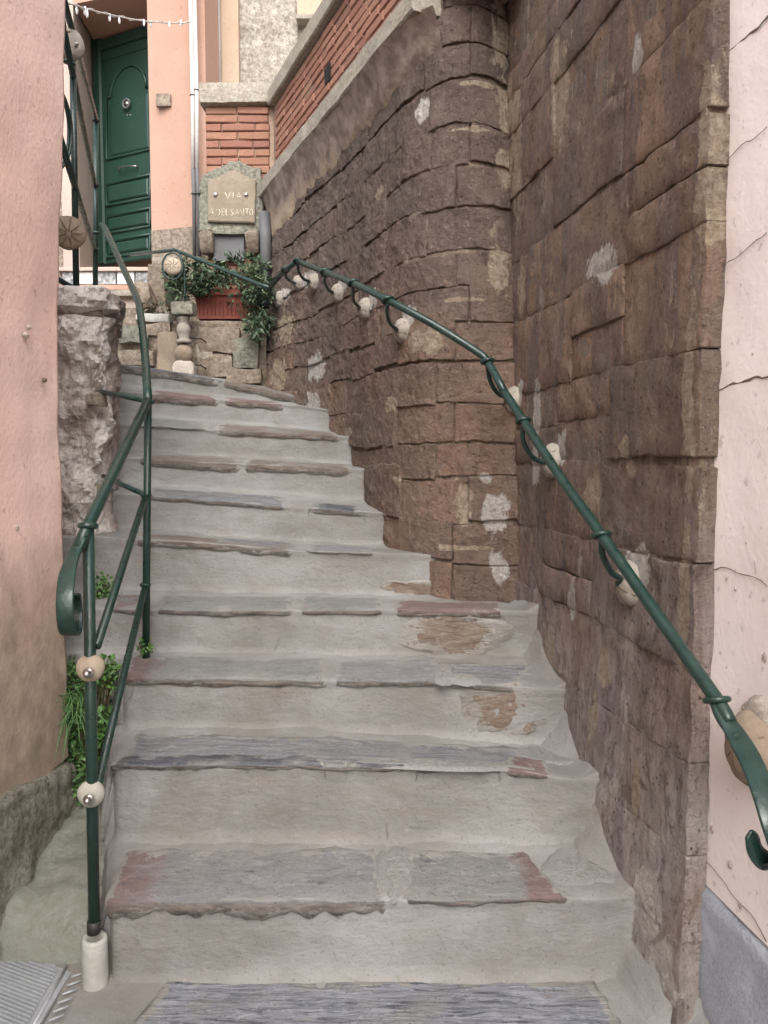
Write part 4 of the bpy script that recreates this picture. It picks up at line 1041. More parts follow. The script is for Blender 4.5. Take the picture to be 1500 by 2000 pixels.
blk(110, 521, 296, 529, 5.95, .9, 'salmon_pale', 'door_threshold', ds, .003, seed=5, rnd=.006)
blk(110, 528, 292, 560, 6.0, .9, 'stonebeige', 'riser_core', ds, .002, seed=6, rnd=.004)
for i, (a, b) in enumerate([(122, 150), (152, 186), (190, 226), (229, 262), (265, 289)]):
    o = blk(a, 531, b, 555, 5.975, .03, 'tilegrey' if i % 2 == 0 else 'white', 'tile', ds, .001, .06, .003, i)
blk(288, 512, 322, 604, 5.3, .35, 'stonebeige', 'gate_stump', ds, .01, seed=7)
blk(296, 500, 345, 515, 5.7, .3, 'concrete', 'kerb_stone', ds, .01, seed=8)
blk(262, 548, 292, 600, 5.1, .2, 'stonebeige', 'loose_stone', ds, .035, .03, .04, seed=12)

# baluster column
bc = thing('baluster_column', tuple(at(360, 740, 4.76)), 'stacked stone column of block, baluster and pebbles before the planter wall', 'column')
def Z(py, D=4.76): return at(360, py, D).z
X = at(359, 650, 4.76).x; u = 4.76 / F
mb = MB(); rockbox(mb, (X - 20 * u, 4.70, Z(617)), (X + 23 * u, 4.82, Z(592)), .02, .008, 2, .01); mb.build('cap_block', M['greystone'], bc)
c = Vector((X, 4.76, Z(671))); H_ = Z(618) - Z(671)
mb = MB(); lathe(mb, c, (0, 0, 1), [(0, 0), (13.5 * u, 0), (15 * u, H_ * .06), (13 * u, H_ * .13), (9 * u, H_ * .2), (13 * u, H_ * .38), (14 * u, H_ * .5), (12 * u, H_ * .66), (8 * u, H_ * .8), (12 * u, H_ * .87), (13 * u, H_ * .95), (12 * u, H_), (0, H_)], 24, .002); mb.build('baluster', M['boss'], bc)
c = Vector((X - .5 * u, 4.76, Z(691))); mb = MB(); lathe(mb, c, (0, 0, 1), [(17.5 * u * math.sin(a * math.pi / 12), -19 * u * math.cos(a * math.pi / 12)) for a in range(13)], 22, .006); mb.build('round_stone', M['bosstan'], bc)
mb = MB(); rockbox(mb, (X - 20 * u, 4.69, Z(752)), (X + 22 * u, 4.83, Z(708)), .02, .012, 4, .03); mb.build('base_stone', M['patch'], bc)
for py in (660, 712):
    mb = MB(); tube(mb, [at(372, py, 4.76), at(392, py + 1, 4.76), at(403, py + 9, 4.84)], .0045, 6); mb.build('iron_staple', M['iron'], bc)

# red planter
D0 = 4.94; A, B = at(380, 622, D0), at(500, 566, D0)
pl = thing('planter', ((A.x + B.x) / 2, D0 + .1, A.z), 'red rectangular terracotta planter under trailing dark foliage', 'planter')
def ring_rect(x0, x1, y0, y1, z, n=0): return [Vector((x0, y0, z)), Vector((x1, y0, z)), Vector((x1, y1, z)), Vector((x0, y1, z))]
mb = MB(); zt2 = B.z; z0_ = A.z
mb.grid([ring_rect(A.x + .02, B.x - .02, D0 + .015, D0 + .17, z0_), ring_rect(A.x + .005, B.x - .005, D0, D0 + .185, zt2 - .035), ring_rect(A.x - .008, B.x + .008, D0 - .013, D0 + .2, zt2 - .034), ring_rect(A.x - .008, B.x + .008, D0 - .013, D0 + .2, zt2), ring_rect(A.x + .012, B.x - .012, D0 + .01, D0 + .18, zt2), ring_rect(A.x + .012, B.x - .012, D0 + .01, D0 + .18, zt2 - .03)], close_u=True)
mb.build('planter_body', M['terracotta'], pl, smooth=False)
for i in range(14):
    xx = A.x + .03 + (B.x - A.x - .06) * i / 13; mb = MB(); tube(mb, [(xx, D0 + .012, z0_ + .02), (xx, D0 - .001, zt2 - .045)], .0022, 5); mb.build('flute', M['terracotta'], pl)
mb = MB(); mb.add(ring_rect(A.x + .012, B.x - .012, D0 + .01, D0 + .18, zt2 - .02), [(0, 1, 2, 3)]); mb.build('soil', M['groove'], pl)

# ------------------------------------------------------------------ plants
def leaf(mb, p, d, nrm, ln, w):
    d = d.normalized(); s_ = d.cross(nrm).normalized(); n2 = s_.cross(d)
    a = p; b = p + d * ln * .35 + s_ * w - n2 * w * .3; c = p + d * ln - n2 * ln * .12; e = p + d * ln * .35 - s_ * w - n2 * w * .3; m_ = p + d * ln * .45
    mb.add([a, b, m_, e, c], [(0, 1, 2), (0, 2, 3), (1, 4, 2), (2, 4, 3)])
def rv(): 
    v = Vector((random.gauss(0, 1), random.gauss(0, 1), random.gauss(0, 1))); return v.normalized()
def foliage(name, label, cat, blobs, ln, w, m1, m2, seed, stem=True, droop=.3, base_=None, group=None):
    random.seed(seed); c0 = Vector(blobs[0][0]) if base_ is None else Vector(base_)
    t = thing(name, tuple(c0), label, cat, group); A_, B_, S_ = MB(), MB(), MB()
    for c, r_, n in blobs:
        c = Vector(c); r_ = Vector(r_)
        for i in range(n):
            v = rv(); q = random.random() ** .45; p = c + Vector((v.x * r_.x, v.y * r_.y, v.z * r_.z)) * q
            if fbm(p, 9, seed, 2) < -.18: continue
            d = v + rv() * .9 + Vector((0, -.2, -droop)); nr = (rv() + Vector((0, -.4, 1))).normalized()
            k = random.uniform(.6, 1.25)
            leaf(A_ if random.random() < .62 else B_, p, d, nr, ln * k, w * k)
            if stem and i % 14 == 0: tube(S_, [c0.lerp(c, .6) + rv() * .02, (c0 + p) / 2 + rv() * .02 + Vector((0, 0, .01)), p], .0018, 4, caps=False)
    A_.build('foliage', M[m1], t, smooth=False, fix=False)['kind'] = 'stuff'; B_.build('foliage', M[m2], t, smooth=False, fix=False)['kind'] = 'stuff'
    if stem and S_.v: S_.build('stems', M['stem'], t)
    return t
bl = []
for px, py, D, rx, rz, n in [(365, 545, 4.9, 40, 34, 300), (420, 530, 4.95, 55, 26, 330), (480, 525, 4.95, 45, 26, 320), (400, 555, 4.88, 60, 16, 240), (505, 560, 4.78, 26, 44, 330), (508, 620, 4.76, 24, 38, 260), (352, 580, 4.82, 24, 26, 170), (440, 545, 4.9, 55, 22, 260), (465, 582, 4.9, 22, 14, 90), (410, 568, 4.9, 26, 9, 70), (520, 590, 4.72, 18, 46, 260), (450, 515, 4.95, 70, 14, 200), (390, 535, 4.86, 60, 22, 220), (500, 600, 4.80, 16, 30, 160), (338, 550, 4.84, 20, 20, 80), (495, 645, 4.74, 14, 20, 60)]:
    bl.append((at(px, py, D), (rx * D / F, .10, rz * D / F), n))
foliage('trailing_shrub', 'dark green trailing shrub spilling over the red planter and the wall corner', 'plant', bl, .044, .009, 'leaf', 'leaf3', 21, base_=at(440, 566, 5.03))
foliage('dried_shrub', 'brown wilted plant left of the stone column', 'plant', [(at(305, 605, 5.0), (.10, .07, .07), 230), (at(330, 618, 4.98), (.05, .05, .06), 80)], .045, .007, 'dry', 'leaf', 22, base_=at(310, 625, 5.02))
foliage('fern', 'bright green maidenhair fern behind the two stone discs on the lower post', 'fern', [(at(150, 1335, 2.55), (.06, .08, .09), 420), (at(205, 1350, 2.5), (.05, .07, .12), 650), (at(150, 1430, 2.5), (.06, .08, .12), 700), (at(200, 1460, 2.45), (.045, .07, .14), 650), (at(170, 1520, 2.45), (.055, .06, .11), 650), (at(205, 1560, 2.42), (.03, .05, .06), 200)], .020, .008, 'fern', 'leaf2', 23, base_=at(180, 1590, 2.5))
foliage('fern', 'small fern at the foot of the middle green post', 'fern', [(at(283, 1262, 2.60), (.022, .03, .028), 130)], .013, .005, 'leaf2', 'fern', 24, base_=at(283, 1275, 2.62))
foliage('fern', 'small bright fern at the foot of the rock wall beside the fourth step', 'fern', [(at(205, 1148, 2.84), (.045, .05, .05), 300), (at(232, 1165, 2.82), (.03, .03, .025), 60)], .015, .006, 'fern', 'leaf2', 25, base_=at(205, 1175, 2.86))
random.seed(31); tg = MB(); g0 = at(155, 1400, 2.4)
for i in range(46):
    p = g0 + rv() * .03 + Vector((.0, 0, .02)); d = Vector((random.uniform(-1, .8), random.uniform(-1, -.2), random.uniform(-.2, .8))).normalized(); l = random.uniform(.08, .16)
    P = [p, p + d * l * .4 + Vector((0, 0, .015)), p + d * l * .75 - Vector((0, 0, .02)), p + d * l - Vector((0, 0, .08))]
    flatbar(tg, P, (1, .2, .3), lambda t: .0045 * (1 - t * .8), .0006, 3)
tag(tg.build('grass_tuft', M['leaf2']), 'tuft of long arching grass blades among the ferns by the lower post', 'grass')

# ------------------------------------------------------------------ green iron railings
G = M['green']
lr = thing('lower_railing', tuple(at(185, 1900, 1.86)), 'dark green iron railing with scroll end and stone discs left of the lower steps', 'railing')
D1, D2, Dp = 1.84, 2.60, 1.84
T1, T2 = at(172, 1027, D1), at(289, 783, D2)
def seg(name, pts, r_=.0135, parent=None, sm=0, n=14):
    mb = MB(); tube(mb, pts, r_, n, sm); return mb.build(name, G, parent)
seg('post', [at(184, 1815, D1), T1], .0138, lr); seg('post', [at(285, 1285, D2), T2], .0125, lr)
mb = MB(); tube(mb, [at(183, 1822, D1), at(183, 1798, D1)], .0158, 14); mb.build('pipe_coupling', M['iron'], lr)
T3, T4 = at(272, 600, 3.3), at(203, 440, 4.15)
seg('top_rail', [at(152, 1072, 1.80), T1, T2], .0145, lr)
seg('top_rail', [T2, at(283, 690, 2.94), at(274, 610, 3.24), at(266, 580, 3.36), at(232, 505, 3.78), at(206, 448, 4.12), at(198, 440, 4.2)], .0145, lr, 4)
seg('brace', [at(285, 967, D2), at(189, 1262, D1 + .01)], .0108, lr); seg('brace', [at(284, 1142, D2), at(190, 1535, D1 + .01)], .0108, lr)
seg('wall_tie', [T2, at(200, 766, 2.94)], .0095, lr); seg('wall_tie', [at(285, 967, D2), at(202, 930, 2.97)], .009, lr)
for c, ax, r_, tk in [(T1, (0, .15, 1), .0165, .0078), (T2 - Vector((0, 0, .004)), (0, 0, 1), .013, .0085), (at(285, 967, D2), (0, 0, 1), .0135, .006), (at(284, 1142, D2), (0, 0, 1), .0135, .006)]:
    mb = MB(); torus(mb, c, ax, r_, tk); mb.build('collar_ring', G, lr)
mb = MB(); flatbar(mb, [at(163, 1048, 1.815), at(146, 1080, 1.78), at(133, 1115, 1.715), at(127, 1160, 1.665), at(127, 1205, 1.655), at(133, 1236, 1.68), at(143, 1236, 1.73), at(146, 1205, 1.765), at(144, 1175, 1.765), at(141, 1160, 1.74)], (1, .1, 0), lambda t: .020 + .016 * min(1, t * 4), lambda t: .012 - .007 * min(1, t * 4), 6); mb.build('scroll', G, lr)
def disc(px, py, D, rx, m_, parent):
    c = at(px, py, D - .02); ax = Vector((.12, -1, .1)); mb = MB()
    lathe(mb, c + Vector((0, .018, 0)), ax, [(0, -.014), (rx * .8, -.012), (rx, -.003), (rx * 1.0, .004), (rx * .92, .011), (rx * .6, .019), (rx * .25, .023), (0, .024)], 28, .003)
    o = mb.build('stone_disc', M[m_], parent); b = MB(); cc = at(px - 2, py + 8, D - .048)
    lathe(b, cc, (0, -1, 0), [(.0085, -.012), (.0085, .0), (.007, .006), (.004, .009), (0, .010)], 14)
    lathe(b, cc + Vector((0, .006, 0)), (0, -1, 0), [(.0, -.004), (.0125, -.004), (.0125, .001), (.0, .002)], 14)
    b.build('bolt', M['steel'], o); return o
disc(172, 1308, D1, .0335, 'disc1', lr)['label'] = 'tan oval stone disc bolted to the post, upper one'
disc(173, 1556, D1, .0335, 'disc2', lr)['label'] = 'grey stone disc bolted to the post, lower one'
a = at(190, 1925, 1.86); b = at(190, 1822, 1.86); mb = MB(); rr = .031
lathe(mb, (a.x, 1.85, -.01), (0, 0, 1), [(0, 0), (rr * 1.02, 0), (rr * 1.02, .02), (rr, .07), (rr, b.z - .003), (rr * .93, b.z + .006), (.017, b.z + .004), (.016, b.z - .01), (0, b.z - .01)], 30, .0016)
mb.build('concrete_sleeve', M['sleeve'], lr)

# upper railing
ur = thing('upper_railing', tuple(at(165, 570, 3.7)), 'dark green iron railing with stone discs on top of the rock wall', 'railing')
n0, f0 = 3.2, 4.2
NT_, NB_ = at(141, 60, n0), at(149, 566, n0)
seg('post', [NB_, NT_], .0125, ur); seg('post', [at(186, 585, f0), at(187, 236, f0)], .0135, ur)
def ext(a, b, k): return a + (a - b) * k
for (pa, pb) in (((141, 60), (188, 234)), ((143, 150), (186, 364)), ((147, 366), (185, 488))):
    A_, B_ = at(pa[0], pa[1], n0), at(pb[0], pb[1], f0); seg('rail', [ext(A_, B_, .7), B_], .0125, ur)
seg('bottom_rail', [at(95, 535, 3.05), NB_ + Vector((0, 0, .0))], .011, ur)
for py in (235, 362, 488, 455):
    mb = MB(); torus(mb, at(187, py, f0), (0, 0, 1), .014, .008, 16, 6); mb.build('collar_ring', G, ur)
for q in (0, 1):
    mb = MB(); tube(mb, [at(104, 165 + 6 * q, 3.0), at(122 - 3 * q, 182, 3.04), at(136 - 5 * q, 222, 3.08), at(140 - 6 * q, 262, 3.1), at(134 - 5 * q, 305, 3.08), at(118, 330 - 6 * q, 3.05), at(100, 330, 3.04)], .0055, 10, 5); mb.build('hoop', G, ur)
for px, py, m_ in ((131, 87, 'boss'), (134, 455, 'bosstan')):
    mb = MB(); lathe(mb, at(px, py, 3.12), (.3, -1, .1), [(0, -.022), (.045, -.018), (.064, -.004), (.064, .006), (.045, .02), (0, .026)], 24, .008); sd_ = mb.build('stone_disc', M[m_], ur)
    if m_ == 'bosstan':
        for k in range(9):
            a = k * .7; e = Vector((math.cos(a) * .95, .3 * math.cos(a), math.sin(a))); mb = MB(); tube(mb, [at(px, py, 3.09) + e * .01, at(px, py, 3.095) + e * .035, at(px, py, 3.115) + e * .062], .002, 5, 2); mb.build('carved_groove', M['groove'], sd_)
mb = MB(); torus(mb, at(134, 122, 3.1), (.3, -.2, 1), .02, .008, 16, 6); mb.build('collar_ring', G, ur)
mb = MB(); mb2 = lathe(mb, at(150, 86, 3.07), (.6, -1, 0), [(.007, -.02), (.007, 0), (.004, .006), (0, .007)], 12); mb.build('bolt', M['steel'], ur)

# corner railing above the planter
cr = thing('corner_railing', tuple(at(360, 592, 4.76)), 'thin green rail bending over the planter with a carved round stone', 'railing')
K0, K1, K2, K3 = at(252, 498, 5.5), at(318, 491, 4.86), at(340, 488, 4.78), at(505, 555, 4.5)
seg('rail', [K0, K1, K2, at(352, 492, 4.76), K3, at(526, 562, 4.42)], .0105, cr, 0, 10)
seg('stake', [at(361, 594, 4.76), at(360, 530, 4.76), at(352, 497, 4.76), at(342, 490, 4.78)], .0055, cr, 3, 8)
mb = MB(); rows = []; cc = at(337, 520, 4.74)
tube(mb, [cc + Vector((math.cos(a) * .061, 0, math.sin(a) * .078)) for a in [i * 6.2832 / 24 for i in range(25)]], .0055, 8, caps=False); mb.build('hoop', G, cr)
mb = MB(); lathe(mb, cc + Vector((.0, .004, 0)), (0, -1, .05), [(0, -.02), (.045, -.018), (.055, -.004), (.05, .01), (.03, .017), (0, .02)], 26, .003); rs = mb.build('carved_stone', M['disc1'], cr)
rs['label'] = 'round cream stone carved with a flower inside the hoop'
for i in range(8):
    a = i * 6.2832 / 8 + .3; mb = MB(); u_ = Vector((math.cos(a), 0, math.sin(a))); v_ = Vector((math.cos(a + .35), 0, math.sin(a + .35)))
    tube(mb, [cc + Vector((0, -.0145, 0)) + u_ * .008, cc + Vector((0, -.014, 0)) + u_ * .022 + v_ * .002, cc + Vector((0, -.0075, 0)) + v_ * .046], .0018, 6, 2); mb.build('carved_petal', M['groove'], rs)
mb = MB(); lathe(mb, K0, (-1, 0, 0), [(.016, 0), (.016, .01), (0, .012)], 12); mb.build('end_cap', G, cr)

# wall handrail on the right
hr = thing('wall_handrail', tuple(at(1400, 1365, 1.45)), 'long dark green iron handrail on carved bosses climbing along the brown wall', 'handrail')
RP = [(1425, 1412, 1.415), (1400, 1367, 1.455), (1290, 1210, 1.66), (1175, 1045, 1.93), (1100, 940, 2.17), (1022, 822, 2.50), (985, 765, 2.64), (952, 706, 2.76), (930, 686, 2.78), (845, 633, 2.83), (757, 586, 2.92), (690, 553, 3.16), (635, 531, 3.46), (581, 510, 3.84), (557, 527, 4.08), (528, 562, 4.38)]
seg('rail', [at(*p) for p in RP[:7]], .0138, hr, 3); seg('rail', [at(*p) for p in RP[6:14]], .0135, hr, 3); seg('rail', [at(*p) for p in RP[13:]], .0125, hr)
def dirat(i):
    a = at(*RP[max(0, i - 1)]); b = at(*RP[min(len(RP) - 1, i + 1)]); return (b - a).normalized()
BR = [(1, (1400, 1367, 1.455), [], (1470, 1462), .066, 'bosstan'),
      (3, (1175, 1045, 1.93), [(1177, 1085), (1195, 1118), (1212, 1130)], (1235, 1140), .052, 'boss'),
      (5, (1022, 822, 2.50), [(1022, 862), (1040, 893), (1063, 903)], (1083, 900), .050, 'boss'),
      (7, (952, 706, 2.76), [(957, 742), (972, 768), (992, 778)], (1008, 782), .046, 'boss'),
      (10, (757, 586, 2.92), [(756, 612), (762, 632), (775, 643)], (790, 646), .043, 'boss'),
      (11, (690, 553, 3.16), [(689, 575), (692, 590), (702, 600)], (717, 603), .043, 'boss'),
      (12, (635, 531, 3.46), [(634, 550), (641, 565), (650, 571)], (662, 573), .042, 'boss'),
      (13, (581, 510, 3.84), [(583, 530), (593, 545), (604, 549)], (615, 552), .042, 'boss'),
      (14, (557, 527, 4.08), [(559, 541), (568, 549), (577, 553)], (586, 553), .038, 'boss'),
      (15, (528, 562, 4.38), [(531, 573), (537, 579)], (549, 585), .044, 'boss')]
for i, rp_, br, bs_, br_, m_ in BR:
    c = at(*rp_); d = dirat(i)
    if i < 15:
        mb = MB(); torus(mb, c, d * .5 + Vector((0, 0, .9)), .0205 if i < 12 else .019, .0062); mb.build('collar_ring', G, hr)
    W_ = NEAR if i <= 7 else FAR
    if i == 1:
        D = lat(*bs_); wp = at(bs_[0], bs_[1], D * .99); nn = Vector((-1, -.15, 0)).normalized(); s = None
    else:
        s, z = W_.locate(*bs_); wp = W_.pos(s, z, 0); nn = W_.plan(s, z)[1]
    # boss: ribbed dome fixed to the wall
    mb = MB(); prof = [(br_ * 1.0, -.03), (br_ * 1.02, .0), (br_, .012), (br_ * .82, .028), (br_ * .5, .038), (br_ * .2, .042), (0, .042)]
    ax = nn; u_ = Vector((0, 0, 1)); w_ = ax.cross(u_).normalized(); rows = []
    for r_, h_ in prof:
        row = []
        for k in range(36):
            a = 6.2832 * k / 36; f = 1 + .07 * (abs(math.sin(a * 3.5)) - .5) * (r_ > .01); row.append(wp + (u_ * math.sin(a) * 1.12 + w_ * math.cos(a)) * r_ * f + ax * h_)
        rows.append(row)
    mb.grid(rows, close_u=True); bo = mb.build('carved_boss', M[m_], hr)
    for k in range(6):
        a = k * 6.2832 / 6 + .4; e = u_ * math.sin(a) * 1.1 + w_ * math.cos(a)
        mb = MB(); tube(mb, [wp + ax * .0425 + e * .004, wp + ax * .036 + e * br_ * .56, wp + ax * .014 + e * br_ * 1.0], .0019, 5, 3); mb.build('carved_groove', M['groove'], bo)
    if i == 1: patch(BLmap, wp.y, wp.z + br_ * .9, br_ * .7, br_ * .7, 'patch', hr, 'mortar_patch', i, .012, .008, 26, 5, .4)
    if br:
        n_ = len(br); tgt = wp + nn * .04; P = [c - Vector((0, 0, .012))]
        for q, (bx, by) in enumerate(br):
            f = (q + 1) / (n_ + 1); P.append(at(bx, by, c.y + (tgt.y - c.y) * f ** 1.3))
        P.append(tgt); mb = MB(); tube(mb, P, .0082 if i < 9 else .0072, 10, 4); mb.build('bracket', G, hr)
# scroll end
E1 = [at(1396, 1362, 1.46), at(1412, 1398, 1.425), at(1436, 1432, 1.39), at(1466, 1485, 1.33), at(1492, 1550, 1.27), at(1510, 1610, 1.235), at(1524, 1655, 1.235), at(1522, 1684, 1.25), at(1508, 1692, 1.27)]
mb = MB(); flatbar(mb, E1, (1, .12, .25), lambda t: .024 + .015 * min(1, t * 3), lambda t: .018 - .012 * min(1, t * 4), 6); mb.build('scroll', G, hr)

def leaf_plate(pts, D, th):
    P = [at(px, py, D) for px, py in pts]; P = catmull(P + [P[0]], 4)[:-1]; cen = sum(P, Vector()) / len(P); mb = MB()
    f = lambda k, dy: [cen + (p - cen) * k + Vector((0, dy + (p.x - cen.x) * .25, 0)) for p in P]
    mb.grid([[cen + Vector((0, th, 0))] * len(P), f(.92, th), f(1, th * .7), f(1, .0), f(.92, -.001), [cen + Vector((0, -.001, 0))] * len(P)], close_u=True); return mb
leaf_plate([(1453, 1634), (1466, 1620), (1481, 1630), (1489, 1652), (1506, 1668), (1520, 1684), (1512, 1698), (1494, 1702), (1474, 1690), (1458, 1664)], 1.27, .006).build('scroll_tip', G, hr)

# ------------------------------------------------------------------ street sign with its stone frame
SD = 5.10
sg = thing('street_sign', tuple(at(455, 440, SD)), 'carved sandstone street name plaque in a rough stone surround on the brick pier', 'sign')
def outline_prism(pts, D, dep, m_, name, parent, jit=0, n=6, lab=None):
    P = []
    for (a, b), (c, d) in zip(pts, pts[1:] + pts[:1]):
        for k in range(n):
            px, py = a + (c - a) * k / n, b + (d - b) * k / n
            P.append(at(px + jit * nz((px, py, 3), .13), py + jit * nz((px, py, 9), .13), D))
    mb = MB(); cen = sum(P, Vector()) / len(P)
    inner = [cen + (p - cen) * .965 + Vector((0, -.006, 0)) for p in P]; back = [p + Vector((0, dep, 0)) for p in P]
    mb.grid([back, P, inner], close_u=True)
    mb.grid([inner, [cen + (p - cen) * .5 + Vector((0, -.006, 0)) for p in inner], [cen + Vector((0, -.006, 0))] * len(P)], close_u=True)
    o = mb.build(name, M[m_], parent, smooth=False); 
    if lab: o['label'] = lab
    return o
outline_prism([(392, 340), (405, 338), (432, 325), (452, 314), (470, 316), (490, 326), (510, 328), (513, 380), (511, 452), (492, 455), (415, 455), (388, 452), (389, 400)], SD - .03, .08, 'greystone', 'stone_surround', sg, 5)
pq = outline_prism([(406, 352), (415, 350), (432, 343), (447, 334), (458, 331), (470, 339), (482, 346), (500, 351), (498, 436), (406, 433)], SD - .055, .03, 'sign_stone', 'plaque', sg, 1.2)
PD = SD - .0625
FONT = {'V': [[(0, 1), (.5, 0), (1, 1)]], 'I': [[(.5, 0), (.5, 1)]], 'A': [[(0, 0), (.5, 1), (1, 0)], [(.2, .38), (.8, .38)]], 'D': [[(.1, 0), (.1, 1), (.6, .9), (.9, .5), (.6, .1), (.1, 0)]],
        'E': [[(.85, 1), (.1, 1), (.1, 0), (.85, 0)], [(.1, .52), (.7, .52)]], 'L': [[(.1, 1), (.1, 0), (.8, 0)]], 'S': [[(.9, .85), (.6, 1), (.25, .9), (.15, .7), (.5, .52), (.85, .35), (.8, .1), (.45, 0), (.1, .15)]],
        'N': [[(.1, 0), (.1, 1), (.9, 0), (.9, 1)]], 'T': [[(0, 1), (1, 1)], [(.5, 1), (.5, 0)]], 'O': [[(.5, 0), (.15, .2), (.05, .5), (.15, .8), (.5, 1), (.85, .8), (.95, .5), (.85, .2), (.5, 0)]], '.': [[(.4, 0), (.6, .06)]]}
M['letter'] = m_simple('pale_carved_letter', (.66, .6, .5), (.74, .69, .6), 30, .9, 0)
def write(txt, px, py, h, adv):
    for ch, w_, a_ in txt:
        if ch in FONT:
            mb = MB()
            for st_ in FONT[ch]: tube(mb, [at(px + x * w_, py - y * h, PD) for x, y in st_], .0019, 5)
            mb.build('letter', M['letter'], pq)
        px += a_
write([('V', 10, 15), ('I', 1, 6), ('A', 11, 12)], 440, 389, 13, 0)
write([('A', 9, 10), ('.', 3, 4), ('D', 8, 10), ('E', 6, 8), ('L', 6, 9), ('S', 6.5, 8.5), ('A', 8.5, 10), ('N', 8, 10.5), ('T', 7, 8.5), ('O', 7, 9)], 409, 421, 13, 0)
for px in (421, 481):
    mb = MB(); lathe(mb, at(px, 381, PD + .004), (0, -1, 0), [(.0165, 0), (.016, .006), (.011, .012), (0, .015)], 14); mb.build('screw_cap', M['steel'], pq)
ni = MB(); a, b = at(417, 510, SD + .0), at(477, 452, SD); box(ni, (a.x, SD - .012, a.z), (b.x, SD + .034, b.z)); ni.build('niche_back', M['greypipe'], sg, smooth=False)
blk(414, 440, 480, 457, SD - .045, .05, 'greystone', 'niche_lintel', sg, .006, .02, .01, 5)
for px in (388, 478):
    a, b = at(px, 492, SD - .08), at(px + 27, 450, SD - .08); mb = MB(); zz0 = a.z; zz1 = b.z
    rockbox(mb, (a.x, SD - .09, a.z), (b.x, SD + .03, b.z), .02, .006, px, .02, taper=lambda p: Vector((p.x, p.y + .05 * (1 - (p.z - zz0) / (zz1 - zz0)) ** 1.6 * (p.y < SD), p.z))); mb.build('corbel', M['stonebeige'], sg)
gp = MB(); tube(gp, [at(517, 415, 5.03), at(519, 470, 5.03), at(520, 600, 5.03)], .036, 18); tag(gp.build('drainpipe', M['greypipe']), 'grey drainpipe in the corner right of the street sign', 'pipe')

# ------------------------------------------------------------------ salmon building with the green door
sa = thing('salmon_building', tuple(at(240, 560, 6.3)), 'salmon plastered house with dark green panelled door at the stair head', 'building')
def P2(px, D): return (at(px, 300, D).x, D)
def pr(plan, z0, z1, m_, name, par): mb = MB(); prism(mb, plan, z0, z1); return mb.build(name, M[m_], par, smooth=False)
zpl = at(330, 449, 6.05).z; zlin = at(240, 22, 6.3).z
pr([P2(293, 6.1), P2(404, 5.95), (P2(404, 5.95)[0] + .1, 7.6), (P2(293, 6.1)[0] + .0, 7.6)], zpl, 10, 'salmon', 'facade', sa)
pr([(P2(293, 6.08)[0], 6.07), (P2(404, 5.92)[0], 5.92), (P2(404, 5.95)[0] + .1, 7.5), (P2(293, 6.1)[0], 7.5)], 1.6, zpl, 'stonebeige', 'rough_base', sa)
pr([P2(118, 6.35), P2(150, 6.3), P2(187, 6.92), (P2(187, 6.92)[0], 7.6), (P2(118, 6.35)[0] - .3, 7.6)], 1.6, 10, 'salmon_pale', 'door_reveal', sa)
pr([P2(150, 6.3), P2(293, 6.11), (P2(293, 6.1)[0] - .002, 7.5), (P2(187, 6.92)[0], 7.5)], at(240, 8, 6.3).z, 10, 'salmon', 'lintel', sa)
pr([(P2(188, 6.8)[0], 7.0), (P2(300, 6.75)[0] + .2, 6.9), (P2(300, 6.75)[0] + .2, 7.4), (P2(188, 6.8)[0], 7.4)], 1.6, 10, 'transom', 'transom_wall', sa)
pr([(-5.5, 6.4), (P2(120, 6.36)[0], 6.36), (P2(120, 6.36)[0] - .2, 7.6), (-5.5, 7.6)], 1.6, 10, 'stonebeige', 'side_facade', sa)
# door, its plane turned a little
dL, dR = at(187, 300, 6.9), at(325, 300, 6.55); dd = Vector((dR.x - dL.x, dR.y - dL.y, 0)).normalized(); dn = Vector((dd.y, -dd.x, 0))
def dpt(px, py, off=0):
    """a point of the door plane seen at a pixel"""
    cx = (px - 750) / F; cy = (1000 - py) / F; y_ = _c + cy * _s
    r_ = Vector((cx / y_, 1, 0)); k = dn.dot(Vector((dL.x, dL.y, 0))) / dn.dot(r_)
    return at(px, py, k) + dn * off
def dpanel(x0, y0, x1, y1, off, th, m_, name, par, ypr=0):
    """board on the door plane; edges follow the plane's own level lines"""
    a, b = dpt(x0, y0), dpt(x1, y0); c = dpt(x0, y1)
    zt_, zb_ = a.z, c.z; mb = MB()
    A_ = Vector((a.x, a.y, 0)); B_ = Vector((b.x, b.y, 0)); w = .012
    def rr(i, o): return [A_ + dd * i + dn * o + Vector((0, 0, zb_ + i)), B_ - dd * i + dn * o + Vector((0, 0, zb_ + i)), B_ - dd * i + dn * o + Vector((0, 0, zt_ - i)), A_ + dd * i + dn * o + Vector((0, 0, zt_ - i))]
    mb.grid([rr(0, off), rr(0, off + th * .4), rr(w, off + th)], close_u=True); mb.add(rr(w, off + th), [(0, 1, 2, 3)])
    return mb.build(name, M[m_], par, smooth=False)
door = dpanel(187, 78, 330, 523, 0, .03, 'door', 'door', sa); door['label'] = 'dark green panelled door with arched top panel and ring knocker'
dpanel(188, 80, 204, 522, .031, .03, 'door', 'door_frame', door); dpanel(204, 84, 330, 104, .031, .03, 'door', 'door_frame', door)
dpanel(205, 104, 330, 124, .031, .012, 'door', 'top_rail', door)
M['door_groove'] = m_simple('door_moulding', (.012, .05, .036), (.02, .07, .05), 5, .4, 0, 40, .5)
